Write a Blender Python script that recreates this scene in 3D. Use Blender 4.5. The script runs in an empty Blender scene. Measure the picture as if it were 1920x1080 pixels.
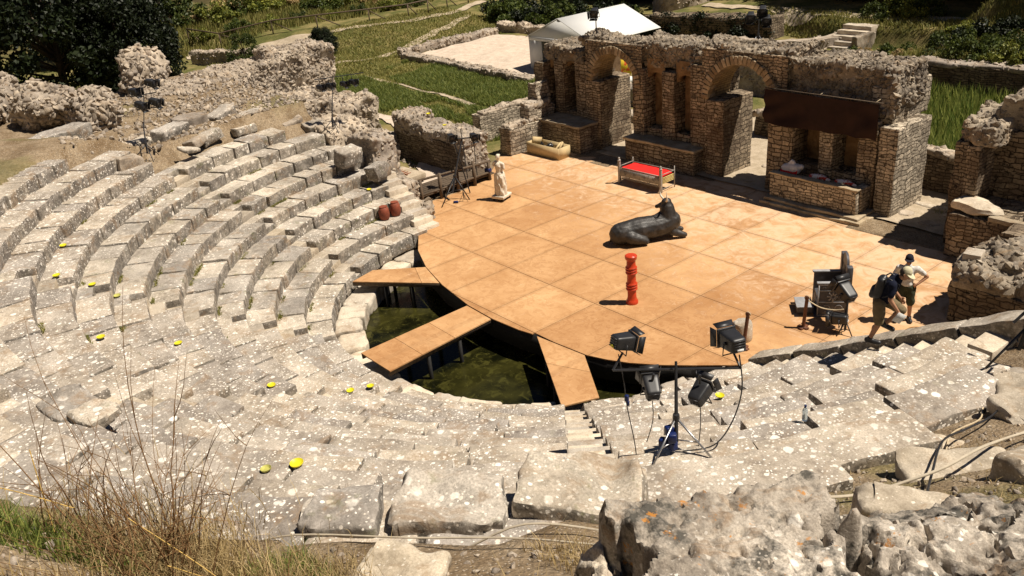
import bpy, bmesh, math, random
import numpy as np
from mathutils import Vector, Matrix, Euler, Quaternion
random.seed(7)
SC = bpy.context.scene
COL = SC.collection
# ---------------------------------------------------------------- camera
CAM = Vector((17.107, -14.754, 10.770))
cd = bpy.data.cameras.new('camera'); cd.lens = 30.17; cd.sensor_width = 36.0; cd.clip_start = .1; cd.clip_end = 900
cam = bpy.data.objects.new('camera', cd); COL.objects.link(cam); SC.camera = cam
_a = math.radians(142.53); _p = math.radians(25.526); _r = math.radians(-5.510)
F = Vector((math.cos(_a)*math.cos(_p), math.sin(_a)*math.cos(_p), -math.sin(_p)))
R = F.cross(Vector((0, 0, 1))).normalized(); U = R.cross(F)
R2 = R*math.cos(_r)+U*math.sin(_r); U2 = -R*math.sin(_r)+U*math.cos(_r)
cam.matrix_world = Matrix(((R2.x, U2.x, -F.x, CAM.x), (R2.y, U2.y, -F.y, CAM.y), (R2.z, U2.z, -F.z, CAM.z), (0, 0, 0, 1)))
# ---------------------------------------------------------------- light
SUN_AZ = 40.0; SUN_EL = 62.0
W = bpy.data.worlds.new("World"); SC.world = W; W.use_nodes = True
nt = W.node_tree; nt.nodes.clear()
sky = nt.nodes.new('ShaderNodeTexSky'); sky.sky_type = 'NISHITA'; sky.sun_disc = False
sky.sun_elevation = math.radians(SUN_EL); sky.sun_rotation = math.radians(90-SUN_AZ); sky.air_density = .4; sky.dust_density = .3; sky.altitude = 800
bg = nt.nodes.new('ShaderNodeBackground'); bg.inputs[1].default_value = 0.05
wo = nt.nodes.new('ShaderNodeOutputWorld'); nt.links.new(sky.outputs[0], bg.inputs[0]); nt.links.new(bg.outputs[0], wo.inputs[0])
sl = bpy.data.lights.new('sun', 'SUN'); sl.energy = 5.0; sl.angle = math.radians(.5); sl.color = (1, .91, .78)
sun = bpy.data.objects.new('sun', sl); COL.objects.link(sun)
sd = Vector((math.cos(math.radians(SUN_AZ))*math.cos(math.radians(SUN_EL)), math.sin(math.radians(SUN_AZ))*math.cos(math.radians(SUN_EL)), math.sin(math.radians(SUN_EL))))
sun.rotation_euler = sd.to_track_quat('Z', 'Y').to_euler(); sun.location = (0, 0, 40)
SC.view_settings.view_transform = 'Standard'; SC.view_settings.look = 'None'; SC.view_settings.gamma = 1
SC.view_settings.exposure = 0.40
SC.render.engine = 'CYCLES'; SC.cycles.diffuse_bounces = 1
# ---------------------------------------------------------------- noise (numpy)
_rng = np.random.RandomState(11)
_TAB = _rng.rand(32, 32, 32)
def vn(p):
    p = np.asarray(p, float); i = np.floor(p).astype(int); f = p-i; f = f*f*(3-2*f); i &= 31; j = (i+1) & 31
    x0, y0, z0 = i.T; x1, y1, z1 = j.T; fx, fy, fz = f.T
    c = _TAB
    a = c[x0, y0, z0]*(1-fx)+c[x1, y0, z0]*fx; b = c[x0, y1, z0]*(1-fx)+c[x1, y1, z0]*fx
    d = c[x0, y0, z1]*(1-fx)+c[x1, y0, z1]*fx; e = c[x0, y1, z1]*(1-fx)+c[x1, y1, z1]*fx
    return ((a*(1-fy)+b*fy)*(1-fz)+(d*(1-fy)+e*fy)*fz)*2-1
def fbm(p, o=4, g=.5):
    p = np.asarray(p, float); s = 0; a = 1
    for k in range(o):
        s = s+a*vn(p+k*17.3); p = p*2.03; a *= g
    return s
def sst(a, b, x):
    t = np.clip((np.asarray(x, float)-a)/(b-a), 0, 1); return t*t*(3-2*t)
# ---------------------------------------------------------------- mesh builder
OFF = {}
class MB:
    def __init__(s): s.v = []; s.q = []; s.t = []; s.n = 0; s.qm = []; s.tm = []
    def add(s, v, q=None, t=None, m=0):
        v = np.asarray(v, float).reshape(-1, 3); s.v.append(v)
        if q is not None and len(q): q = np.asarray(q, int).reshape(-1, 4); s.q.append(q+s.n); s.qm.append(np.full(len(q), m))
        if t is not None and len(t): t = np.asarray(t, int).reshape(-1, 3); s.t.append(t+s.n); s.tm.append(np.full(len(t), m))
        s.n += len(v); return s
    def merge(s, o, M=None):
        for v in o.v: pass
        if not o.v: return s
        V = np.concatenate(o.v)
        if M is not None:
            M = np.array(M); V = V@M[:3, :3].T+M[:3, 3]
        q = np.concatenate(o.q) if o.q else None; t = np.concatenate(o.t) if o.t else None
        n0 = s.n; s.v.append(V)
        if q is not None: s.q.append(q+n0); s.qm.append(np.concatenate(o.qm))
        if t is not None: s.t.append(t+n0); s.tm.append(np.concatenate(o.tm))
        s.n += len(V); return s
    def V(s): return np.concatenate(s.v)
    def setV(s, V): s.v = [V]
    def mesh(s, name, off=(0, 0, 0), smooth=None):
        me = bpy.data.meshes.new(name)
        V = (s.V()-np.array(off, float)).astype('f')
        q = np.concatenate(s.q) if s.q else np.zeros((0, 4), int); t = np.concatenate(s.t) if s.t else np.zeros((0, 3), int)
        me.vertices.add(len(V)); me.vertices.foreach_set('co', V.ravel())
        nl = q.size+t.size; me.loops.add(nl); me.loops.foreach_set('vertex_index', np.concatenate([q.ravel(), t.ravel()]).astype('i'))
        me.polygons.add(len(q)+len(t))
        st = np.concatenate([np.arange(len(q))*4, q.size+np.arange(len(t))*3]).astype('i')
        me.polygons.foreach_set('loop_start', st)
        mi = np.concatenate([*s.qm, *s.tm]) if (s.qm or s.tm) else []
        if len(mi) and mi.max() > 0: me.polygons.foreach_set('material_index', mi.astype('i'))
        me.update(calc_edges=True); me.validate()
        if smooth is not None:
            me.shade_smooth()
            if smooth < 170: me.set_sharp_from_angle(angle=math.radians(smooth))
        return me
    def build(s, name, mat, parent=None, smooth=None, local=False, **k):
        off = (0, 0, 0) if (parent is None or local) else OFF.get(parent.name, (0, 0, 0))
        o = bpy.data.objects.new(name, s.mesh(name, off, smooth)); COL.objects.link(o)
        for m in (mat if isinstance(mat, (list, tuple)) else [mat]): o.data.materials.append(m)
        if parent is not None: o.parent = parent; OFF[o.name] = off
        for a, b in k.items(): o[a] = b
        return o
def thing(name, label, cat, loc=(0, 0, 0), group=None, rz=0):
    o = bpy.data.objects.new(name, None); COL.objects.link(o); o.empty_display_size = .2
    o.location = loc; o.rotation_euler = (0, 0, rz); o['label'] = label; o['category'] = cat
    if group: o['group'] = group
    OFF[o.name] = tuple(loc); return o
def tag(o, label, cat, group=None, kind=None):
    if label: o['label'] = label
    if cat: o['category'] = cat
    if group: o['group'] = group
    if kind: o['kind'] = kind
    return o
def copytree(o, parent=None):
    c = o.copy(); COL.objects.link(c)
    if parent is not None: c.parent = parent
    for ch in list(o.children): copytree(ch, c)
    return c
# unit grids
def boxgrid(nx, ny, nz):
    """surface grid of the cube [-1,1]^3, deduped. returns verts, quads"""
    ax = [np.linspace(-1, 1, n+1) for n in (nx, ny, nz)]
    V = []; Q = []; n0 = 0
    for d in range(3):
        u, w = [(1, 2), (2, 0), (0, 1)][d]
        for sg in (-1, 1):
            A, B = np.meshgrid(ax[u], ax[w], indexing='ij'); P = np.zeros(A.shape+(3,)); P[..., d] = sg; P[..., u] = A; P[..., w] = B
            idx = np.arange(A.size).reshape(A.shape)+n0
            f = np.stack([idx[:-1, :-1], idx[1:, :-1], idx[1:, 1:], idx[:-1, 1:]], -1).reshape(-1, 4)
            if sg < 0: f = f[:, ::-1]
            V.append(P.reshape(-1, 3)); Q.append(f); n0 += A.size
    V = np.concatenate(V); Q = np.concatenate(Q)
    key = np.round(V*1e4).astype(int); _, first, inv = np.unique(key, axis=0, return_index=True, return_inverse=True)
    return V[first], inv.ravel()[Q]
_bg = {}
def rbox(size, seg=.15, bev=.02, amp=.0, fr=2., seed=0, nmax=40, chip=0.):
    """rough box centred at the origin, rounded edges and noise"""
    sx, sy, sz = [max(s, 1e-3) for s in size]
    n = tuple(int(np.clip(round(s/seg), 1, nmax))+(2 if bev > 0 else 0) for s in (sx, sy, sz))
    if n not in _bg: _bg[n] = boxgrid(*n)
    V, Q = _bg[n]; V = V.copy(); h = np.array([sx, sy, sz])/2
    if bev > 0:
        b = min(bev, *(h*.6))
        for d in range(3):
            k = n[d]; t = (V[:, d]+1)/2*k
            # first/last interval = bevel width
            inner = -h[d]+b+(t-1)/(k-2)*(2*h[d]-2*b) if k > 2 else t*0
            V[:, d] = np.where(t < .5, -h[d], np.where(t > k-.5, h[d], inner))
        q = np.clip(V, -h+b, h-b); e = V-q; L = np.linalg.norm(e, axis=1, keepdims=True); L[L == 0] = 1
        V = q+e/L*np.minimum(b, L)
    else: V = V*h
    if amp:
        P = V*fr+seed*3.71
        D = np.stack([fbm(P, 3), fbm(P+31, 3), fbm(P+67, 3)], 1); V = V+D*amp
    if chip:
        # knock corners
        c = fbm(V*1.1+seed*5.3+9, 2); edge = (np.abs(V/h) > .8).sum(1) >= 2
        V = V*(1-chip*edge*sst(.0, .45, c))[:, None]
    return V, Q
def box(mb, c, size, rz=0, seg=9, bev=0, amp=0, fr=2, seed=0, m=0, tilt=None, chip=0., taper=None):
    V, Q = rbox(size, seg, bev, amp, fr, seed, chip=chip)
    if taper:
        t = (V[:, 2]/size[2]+.5)[:, None]; V = V*np.concatenate([1+(taper-1)*t, 1+(taper-1)*t, np.ones_like(t)], 1)
    if tilt is not None: V = V@np.array(Euler(tilt).to_matrix()).T
    if rz: V = V@np.array(Matrix.Rotation(rz, 3, 'Z')).T
    mb.add(V+np.array(c, float), q=Q, m=m); return mb
def bx(mb, x0, x1, y0, y1, z0, z1, **k): return box(mb, ((x0+x1)/2, (y0+y1)/2, (z0+z1)/2), (x1-x0, y1-y0, z1-z0), **k)
def tube(mb, pts, r, n=6, m=0, cap=True):
    pts = [Vector(p) for p in pts]; k = len(pts); rs = r if isinstance(r, (list, tuple, np.ndarray)) else [r]*k
    rings = []; up = None
    for i in range(k):
        d = (pts[min(i+1, k-1)]-pts[max(i-1, 0)]).normalized()
        if up is None: up = Vector((0, 0, 1)) if abs(d.z) < .9 else Vector((1, 0, 0))
        a = d.cross(up).normalized(); b = a.cross(d).normalized(); up = b
        rings.append([list(pts[i]+(a*math.cos(2*math.pi*j/n)+b*math.sin(2*math.pi*j/n))*rs[i]) for j in range(n)])
    V = np.array(rings).reshape(-1, 3); Q = [(i*n+j, i*n+(j+1) % n, (i+1)*n+(j+1) % n, (i+1)*n+j) for i in range(k-1) for j in range(n)]
    T = []
    if cap:
        V = np.vstack([V, pts[0], pts[-1]]); c0 = k*n; c1 = c0+1
        T = [(c0, (j+1) % n, j) for j in range(n)]+[(c1, (k-1)*n+j, (k-1)*n+(j+1) % n) for j in range(n)]
    mb.add(V, q=Q, t=T, m=m); return mb
def lathe(mb, prof, c=(0, 0, 0), n=20, m=0, sx=1, sy=1, M=None):
    pr = np.array(prof, float); a = np.arange(n)*2*math.pi/n
    V = np.stack([np.outer(pr[:, 0], np.cos(a))*sx, np.outer(pr[:, 0], np.sin(a))*sy, np.repeat(pr[:, 1:2], n, 1)], -1).reshape(-1, 3)
    k = len(pr); Q = [(i*n+j, i*n+(j+1) % n, (i+1)*n+(j+1) % n, (i+1)*n+j) for i in range(k-1) for j in range(n)]
    V = np.vstack([V, [0, 0, pr[0, 1]], [0, 0, pr[-1, 1]]])
    T = [(k*n, (j+1) % n, j) for j in range(n)]+[(k*n+1, (k-1)*n+j, (k-1)*n+(j+1) % n) for j in range(n)]
    if M is not None: V = V@np.array(M)[:3, :3].T
    mb.add(V+np.array(c, float), q=Q, t=T, m=m); return mb
# stone templates
def _ico(sub):
    b = bmesh.new(); bmesh.ops.create_icosphere(b, subdivisions=sub, radius=1)
    V = np.array([v.co[:] for v in b.verts]); T = np.array([[v.index for v in f.verts] for f in b.faces]); b.free(); return V, T
ICO = {1: _ico(1), 2: _ico(2), 3: _ico(3)}
def stone_shape(sub, seed, amp=.25):
    V, T = ICO[sub]; V = V.copy(); rg = np.random.RandomState(seed)
    for k in range(7):           # plane chops make it faceted
        n = rg.randn(3); n /= np.linalg.norm(n); d = rg.uniform(.55, .85); s = V@n; V = V-np.outer(np.maximum(s-d, 0)*.92, n)
    V *= (1+amp*fbm(V*1.3+seed*7.7, 3))[:, None]; return V, T
STN = {s: [stone_shape(s, 10*s+i) for i in range(7)] for s in (1, 2, 3)}
def rot_rand(rg):
    q = rg.randn(4); q /= np.linalg.norm(q); return np.array(Quaternion(q).to_matrix())
def stones(mb, pts, size, rg, sub=1, flat=.75, m=0, free=True):
    pts = np.asarray(pts, float); size = np.broadcast_to(size, (len(pts),))
    for p, s in zip(pts, size):
        V, T = STN[sub][rg.randint(7)]
        sc = np.array([1, rg.uniform(.6, 1), rg.uniform(.5, flat)])*s
        Rm = rot_rand(rg) if free else np.array(Matrix.Rotation(rg.uniform(0, 6.28), 3, 'Z'))
        mb.add((V*sc)@Rm.T+p, t=T, m=m)
    return mb
def rock(mb, c, size, seed, rz=0, sub=3, amp=.12, fr=2.5, m=0, flat_top=False, tilt=None):
    V, T = stone_shape(sub, seed, .12); V = V.copy()
    if flat_top: V[:, 2] = np.minimum(V[:, 2], .45+.06*fbm(V*3+seed, 2))
    V = V*(np.array(size)/2/.85)
    V += np.stack([fbm(V*fr+seed, 3), fbm(V*fr+seed+20, 3), fbm(V*fr+seed+40, 3)], 1)*amp*min(size)
    if tilt is not None: V = V@np.array(Euler(tilt).to_matrix()).T
    V = V@np.array(Matrix.Rotation(rz, 3, 'Z')).T; mb.add(V+np.array(c, float), t=T, m=m); return mb
# ---------------------------------------------------------------- materials
def new_mat(name):
    m = bpy.data.materials.new(name); m.use_nodes = True; n = m.node_tree; n.nodes.clear()
    out = n.nodes.new('ShaderNodeOutputMaterial'); b = n.nodes.new('ShaderNodeBsdfPrincipled'); n.links.new(b.outputs[0], out.inputs[0])
    return m, n, b
class NT:
    """tiny node helper"""
    def __init__(s, name): s.m, s.n, s.b = new_mat(name); s.L = s.n.links.new
    def node(s, t, **k):
        o = s.n.nodes.new(t)
        for a, b in k.items(): setattr(o, a, b)
        return o
    def put(s, sock, v):
        if isinstance(v, (int, float)): sock.default_value = v
        elif isinstance(v, tuple): sock.default_value = v if len(v) == len(sock.default_value) else (*v, 1)
        else: s.L(v, sock)
    def math(s, op, a, b=None, c=None):
        o = s.node('ShaderNodeMath', operation=op); s.put(o.inputs[0], a)
        if b is not None: s.put(o.inputs[1], b)
        if c is not None: s.put(o.inputs[2], c)
        return o.outputs[0]
    def pos(s): return s.node('ShaderNodeNewGeometry').outputs['Position']
    def obj(s): return s.node('ShaderNodeTexCoord').outputs['Object']
    def noise(s, vec, scale, detail=4, rough=.6, dist=0., col=False):
        o = s.node('ShaderNodeTexNoise'); s.L(vec, o.inputs['Vector']); o.inputs['Scale'].default_value = scale; o.inputs['Detail'].default_value = detail
        o.inputs['Roughness'].default_value = rough; o.inputs['Distortion'].default_value = dist; return o.outputs[1 if col else 0]
    def vor(s, vec, scale, out='Distance', feat='F1', rand=1.):
        o = s.node('ShaderNodeTexVoronoi', feature=feat); s.L(vec, o.inputs['Vector']); o.inputs['Scale'].default_value = scale; o.inputs['Randomness'].default_value = rand
        return o.outputs[out]
    def ramp(s, f, stops, interp='LINEAR'):
        o = s.node('ShaderNodeValToRGB'); r = o.color_ramp; r.interpolation = interp
        while len(r.elements) < len(stops): r.elements.new(.5)
        for e, (p, c) in zip(r.elements, stops):
            e.position = p; e.color = (c, c, c, 1) if isinstance(c, (int, float)) else (*c, 1)
        s.put(o.inputs[0], f); return o.outputs[0]
    def mix(s, f, a, b, mode='MIX'):
        o = s.node('ShaderNodeMix', data_type='RGBA', blend_type=mode); s.put(o.inputs[0], f); s.put(o.inputs[6], a); s.put(o.inputs[7], b); return o.outputs[2]
    def bump(s, h, strength=.5, dist=.02, nrm=None):
        o = s.node('ShaderNodeBump'); o.inputs['Strength'].default_value = strength; o.inputs['Distance'].default_value = dist; s.put(o.inputs['Height'], h)
        if nrm is not None: s.L(nrm, o.inputs['Normal'])
        return o.outputs[0]
    def fin(s, col=None, rough=.9, nrm=None, metal=0., spec=None):
        if col is not None: s.put(s.b.inputs['Base Color'], col)
        s.put(s.b.inputs['Roughness'], rough); s.put(s.b.inputs['Metallic'], metal)
        if spec is not None: s.b.inputs['Specular IOR Level'].default_value = spec
        if nrm is not None: s.L(nrm, s.b.inputs['Normal'])
        return s.m
def flat(name, col, rough=.7, metal=0., var=.25, scale=8, spec=.4, bump=.0):
    t = NT(name); p = t.obj(); n = t.noise(p, scale, 5, .65)
    c = t.mix(t.ramp(n, [(.3, 0.), (.7, 1.)]), tuple(x*(1-var) for x in col), tuple(min(1, x*(1+var)) for x in col))
    return t.fin(c, rough, t.bump(n, .3, bump) if bump else None, metal, spec)
def stone_mat(name, dark=(.16, .135, .105), mid=(.33, .285, .23), light=(.5, .44, .36), lich=(.72, .65, .54), lich_amt=.5, scale=1., bump=.5, moss=0., orange=0., algae=.0, riser=0., cov=(.42, .58)):
    t = NT(name); p = t.pos()
    wp = t.node('ShaderNodeVectorMath', operation='ADD'); t.L(p, wp.inputs[0])
    nn = t.noise(p, 9*scale, 3, .6, col=True); sc_ = t.node('ShaderNodeVectorMath', operation='SCALE'); t.L(nn, sc_.inputs[0]); sc_.inputs['Scale'].default_value = .07/scale; t.L(sc_.outputs[0], wp.inputs[1]); wp = wp.outputs[0]
    big = t.noise(p, 1.1*scale, 5, .62); med = t.noise(p, 6*scale, 6, .7, .4); fine = t.noise(p, 34*scale, 4, .7)
    c = t.mix(t.ramp(med, [(.32, 0.), (.62, 1.)]), dark, mid)
    c = t.mix(t.ramp(big, [(.42, 0.), (.62, 1.)]), c, light)
    c = t.mix(t.ramp(fine, [(.35, .55), (.6, 0.)]), c, dark)
    rnd = t.node('ShaderNodeNewGeometry').outputs['Random Per Island']
    oi = t.node('ShaderNodeObjectInfo').outputs['Random']
    c = t.mix(1., c, t.ramp(t.math('FRACT', t.math('ADD', rnd, oi)), [(0., (.78, .78, .8)), (1., (1.18, 1.14, 1.06))]), 'MULTIPLY')
    if algae:
        g = t.noise(p, 2.2*scale, 5, .7); c = t.mix(t.math('MULTIPLY', t.ramp(g, [(.5, 0.), (.62, 1.)]), algae), c, (.07, .065, .055))
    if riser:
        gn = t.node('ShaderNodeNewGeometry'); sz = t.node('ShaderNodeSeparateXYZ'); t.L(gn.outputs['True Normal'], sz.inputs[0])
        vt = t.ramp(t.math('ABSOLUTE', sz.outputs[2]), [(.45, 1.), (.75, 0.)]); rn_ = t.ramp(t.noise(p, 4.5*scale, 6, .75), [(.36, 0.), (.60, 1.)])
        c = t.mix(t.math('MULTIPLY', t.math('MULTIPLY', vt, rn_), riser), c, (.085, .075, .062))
    # lichen discs at two scales
    for s_, th, k in ((3.6*scale, .30, .8), (8*scale, .33, 1.), (17*scale, .36, .9)):
        v = t.vor(wp, s_); rc = t.vor(wp, s_, 'Color')
        sep = t.node('ShaderNodeSeparateColor'); t.L(rc, sep.inputs[0])
        rad = t.math('MULTIPLY', t.math('GREATER_THAN', sep.outputs[0], 1-lich_amt), t.math('MULTIPLY_ADD', sep.outputs[1], th*.6, th*.4))
        msk = t.ramp(t.math('SUBTRACT', rad, v), [(0., 0.), (.06, k)])
        pt = t.ramp(t.noise(p, (.55 if s_ < 9 else 1.3)*scale, 4, .65), [(cov[0], .03), (cov[1], 1.)])
        lc = t.mix(t.math('MULTIPLY', sep.outputs[2], .75), lich, (lich[0]*.66, lich[1]*.60, lich[2]*.52)); lc = t.mix(.5, lc, t.ramp(fine, [(.3, .7), (.7, 1.1)]), 'MULTIPLY')
        c = t.mix(t.math('MULTIPLY', msk, pt), c, lc)
    st_ = t.noise(p, 1.7*scale, 6, .7, .8); c = t.mix(t.ramp(st_, [(.54, 0.), (.64, .5), (.7, 0.)]), c, (.26, .16, .08))
    if moss:
        g = t.noise(p, 3*scale, 4, .7); c = t.mix(t.math('MULTIPLY', t.ramp(g, [(.6, 0.), (.68, 1.)]), moss), c, (.11, .12, .03))
    if orange:
        g = t.noise(p, 5*scale, 5, .75); c = t.mix(t.math('MULTIPLY', t.ramp(g, [(.62, 0.), (.66, 1.)]), orange), c, (.48, .2, .03))
    h = t.math('ADD', t.math('MULTIPLY', med, .7), t.math('MULTIPLY', fine, .35))
    return t.fin(c, .92, t.bump(h, bump, .03/scale), spec=.25)
# ================================================================ materials used in many places
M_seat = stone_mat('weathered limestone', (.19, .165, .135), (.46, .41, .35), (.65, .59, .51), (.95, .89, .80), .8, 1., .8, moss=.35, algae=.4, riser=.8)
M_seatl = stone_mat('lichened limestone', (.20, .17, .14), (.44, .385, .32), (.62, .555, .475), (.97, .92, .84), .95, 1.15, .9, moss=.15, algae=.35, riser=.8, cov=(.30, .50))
M_seat2 = stone_mat('pale terrace limestone', (.24, .2, .15), (.46, .4, .32), (.6, .53, .43), (.8, .73, .62), .5, 1.4, .7, algae=.15)
M_white = stone_mat('pale limestone', (.34, .29, .23), (.56, .49, .40), (.68, .61, .50), (.82, .75, .65), .3, 1.2, .5)
M_rub = stone_mat('rubble stone', (.17, .14, .11), (.40, .34, .275), (.54, .465, .38), (.66, .58, .48), .2, 1.4, .8)
M_rubd = stone_mat('grey rubble stone', (.09, .075, .058), (.27, .225, .175), (.42, .36, .285), (.6, .53, .44), .25, 1.4, .8)
M_rock = stone_mat('foreground limestone', (.13, .11, .09), (.42, .37, .31), (.68, .61, .52), (.90, .85, .77), .62, 1.5, 1., orange=.8, algae=.95)
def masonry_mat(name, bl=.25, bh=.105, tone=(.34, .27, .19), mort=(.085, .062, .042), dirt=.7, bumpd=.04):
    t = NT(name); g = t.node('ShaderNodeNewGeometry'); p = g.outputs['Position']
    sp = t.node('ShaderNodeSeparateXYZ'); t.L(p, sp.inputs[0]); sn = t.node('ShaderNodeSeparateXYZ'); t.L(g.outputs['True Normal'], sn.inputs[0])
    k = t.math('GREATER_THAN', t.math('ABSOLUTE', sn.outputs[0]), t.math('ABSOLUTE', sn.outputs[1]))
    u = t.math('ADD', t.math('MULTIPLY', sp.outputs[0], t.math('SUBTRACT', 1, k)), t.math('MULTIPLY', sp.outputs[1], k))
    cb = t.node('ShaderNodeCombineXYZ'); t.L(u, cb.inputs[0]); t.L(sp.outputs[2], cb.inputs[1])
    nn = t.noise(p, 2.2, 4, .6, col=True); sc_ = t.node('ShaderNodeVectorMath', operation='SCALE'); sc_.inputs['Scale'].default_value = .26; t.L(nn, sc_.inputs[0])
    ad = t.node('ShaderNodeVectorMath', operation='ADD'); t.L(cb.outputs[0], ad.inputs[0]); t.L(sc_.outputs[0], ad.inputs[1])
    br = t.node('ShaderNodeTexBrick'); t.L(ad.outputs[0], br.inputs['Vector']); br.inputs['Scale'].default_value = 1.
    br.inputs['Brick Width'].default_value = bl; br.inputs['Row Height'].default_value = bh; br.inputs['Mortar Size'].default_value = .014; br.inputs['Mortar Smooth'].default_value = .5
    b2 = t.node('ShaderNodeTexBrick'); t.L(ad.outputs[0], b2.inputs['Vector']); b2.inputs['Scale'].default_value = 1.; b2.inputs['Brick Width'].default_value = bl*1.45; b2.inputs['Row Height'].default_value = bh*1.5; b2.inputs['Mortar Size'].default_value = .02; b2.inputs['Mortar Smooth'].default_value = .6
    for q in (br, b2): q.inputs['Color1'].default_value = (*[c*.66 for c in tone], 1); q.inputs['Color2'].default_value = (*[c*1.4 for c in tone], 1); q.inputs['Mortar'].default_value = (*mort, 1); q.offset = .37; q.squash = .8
    n = t.noise(p, 7, 5, .7); nb = t.noise(p, .8, 4, .6)
    sel = t.ramp(t.noise(p, .9, 3, .6), [(.50, 0.), (.52, 1.)]); bc = t.mix(sel, br.outputs[0], b2.outputs[0]); bfac = t.math('ADD', t.math('MULTIPLY', br.outputs[1], t.math('SUBTRACT', 1, sel)), t.math('MULTIPLY', b2.outputs[1], sel))
    c = t.mix(.8, bc, t.ramp(n, [(.3, .5), (.7, 1.35)]), 'MULTIPLY')
    c = t.mix(t.math('MULTIPLY', t.ramp(nb, [(.46, 0.), (.62, 1.)]), dirt), c, (.09, .06, .04))
    hole = t.ramp(t.noise(p, 3.6, 4, .75), [(.60, 0.), (.67, 1.)]); c = t.mix(t.math('MULTIPLY', hole, .8), c, tuple(x*.5 for x in mort))
    h = t.math('SUBTRACT', t.math('SUBTRACT', t.math('MULTIPLY', n, .9), bfac), t.math('MULTIPLY', hole, 1.2))
    return t.fin(c, .93, t.bump(h, 1., bumpd), spec=.2)
M_brick = masonry_mat('coursed stone masonry')
M_brick_fine = masonry_mat('dark and shade-toned masonry', .28, .10, (.21, .165, .115), (.05, .036, .025), .6)
M_brick_pale = masonry_mat('pale coursed masonry', .25, .105, (.45, .38, .29), (.13, .10, .07), .35)
def soil_mat():
    t = NT('dry soil, grass and gravel'); p = t.pos()
    a = t.node('ShaderNodeAttribute', attribute_name='zone'); s = t.node('ShaderNodeSeparateColor'); t.L(a.outputs['Color'], s.inputs[0])
    n1 = t.noise(p, 1.7, 6, .7); n2 = t.noise(p, 14, 5, .75); v = t.vor(p, 22)
    c = t.mix(t.ramp(n1, [(.36, 0.), (.62, 1.)]), (.20, .135, .075), (.38, .29, .19))
    c = t.mix(t.ramp(n2, [(.38, .6), (.62, 0.)]), c, (.09, .065, .04))
    c = t.mix(t.ramp(v, [(.13, .8), (.24, 0.)]), c, (.58, .5, .4))
    gr = t.mix(t.ramp(n2, [(.35, 0.), (.65, 1.)]), (.05, .06, .015), (.15, .145, .045))
    gr = t.mix(t.ramp(t.noise(p, .55, 5, .65), [(.42, 0.), (.62, .85)]), gr, (.27, .21, .09))
    c = t.mix(t.math('MULTIPLY', s.outputs[0], t.ramp(t.math('ADD', n1, s.outputs[0]), [(.75, .2), (1.2, 1.)])), c, gr)
    c = t.mix(s.outputs[1], c, t.mix(n2, (.5, .42, .33), (.66, .57, .46)))
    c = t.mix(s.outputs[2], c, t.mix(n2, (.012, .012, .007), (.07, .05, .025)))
    return t.fin(c, .97, t.bump(t.math('ADD', n2, t.math('MULTIPLY', v, .6)), .8, .04), spec=.15)
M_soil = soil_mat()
# ================================================================ terrain
def hgt(x, y, rough=True):
    """height of the terrain"""
    x = np.asarray(x, float); y = np.asarray(y, float)
    r = np.hypot(x, y); az = np.degrees(np.arctan2(y, x)) % 360
    az = np.where(az < 90, az+360, az)                       # right wing ~ 357..365
    field = -.06+0*x
    field = np.where((x > -14) & (x < 14) & (y < 14), -.10, field)
    # far background: path bank on the left, wooded terrace on the right
    field = field+1.0*sst(0, 5, (y-.45*(x+62)-(7.5)))*sst(-36, -46, x)
    field = field+1.3*sst(0, 2.2, y-(31+.21*(x+24)))*sst(-30, -24, x)*sst(-15, -18, x)+1.25*sst(33.4, 34.4, y+np.clip(-12-x, 0, 6)*-.35)*sst(-18, -15, x)
    field = field+1.6*sst(24.6, 25.2, y)*sst(-5, -3, x)
    field = field+np.clip(y-34, 0, 60)*.02+np.clip(-x-52, 0, 60)*.05
    # western slope from the diazoma down to the field
    plat = 3.5*sst(4.6, -3.5, y)*sst(-28, -23, x)*sst(-9, -13, x)
    plat = np.where((x < -6.4) & (y > -.3) & (x > -13.5), plat*sst(.4, -.3, y), plat)
    out = np.maximum(field, plat)
    # cavea cone
    cone = .506+(r-7.17)*.545-.62
    ztop = 3.72+.0*az
    up = sst(224, 250, az)*sst(358, 338, az)                 # hill behind the centre wedges
    rt = 13.5+1.4*sst(208, 216, az)+1.7*sst(245, 258, az)-2.3*sst(316, 324, az)-.9*sst(335, 358, az)
    flat_ = .506+(rt-7.17)*.545-.25-.32*sst(318, 326, az)
    over = np.clip(r-rt, 0, None)
    hill = np.where(r < rt, cone, flat_+up*over*(.50+.06*sst(2, 6, over)))
    cav = np.where(r < 6.25, -1.45, hill)
    south = (az > 178) & (az < 360.5) & (y < -.25)
    east = (x > 9.2) & (y >= -.25) & (y < 1.2)
    capr = np.where(az < 250, sst(30, 24, r), 1)
    out = np.where(south, np.where(r < rt, cav, cav*capr+out*(1-capr)), out)
    out = np.where(east, np.minimum(3.7, np.maximum(0, cone)), out)
    # under the deck and the pond
    deck = (r < 6.3) & (y < 2.5)
    out = np.where(deck, -1.45, out)
    out = np.where((x > -9) & (x < 8.6) & (y > -.2) & (y < 8.6) & ~deck, -.4, out)
    out = np.where((x > -6.3) & (x < 4) & (y >= 8.4) & (y < 9.6), -.3, out)
    out = np.where((x > -11.3) & (x <= -8.8) & (y > 5.2) & (y < 9.2) & (y > 7.2-(x+11.4)*1.15), -.35, out)
    d_ = np.hypot((x-11.7)/2.6, (y+15.2)/1.9); out = out+1.0*sst(1, 0, d_)
    if rough:
        P = np.stack([x, y, 0*x], -1).reshape(-1, 3)
        n = (fbm(P*.9, 4)*.07+fbm(P*.21+5, 3)*.12).reshape(x.shape)
        k = np.where((r < rt) & (y < .5), 0, 1)*np.where((x > -13) & (x < 9) & (y > -1) & (y < 13), .12, 1)
        out = out+n*k
    return out
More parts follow.
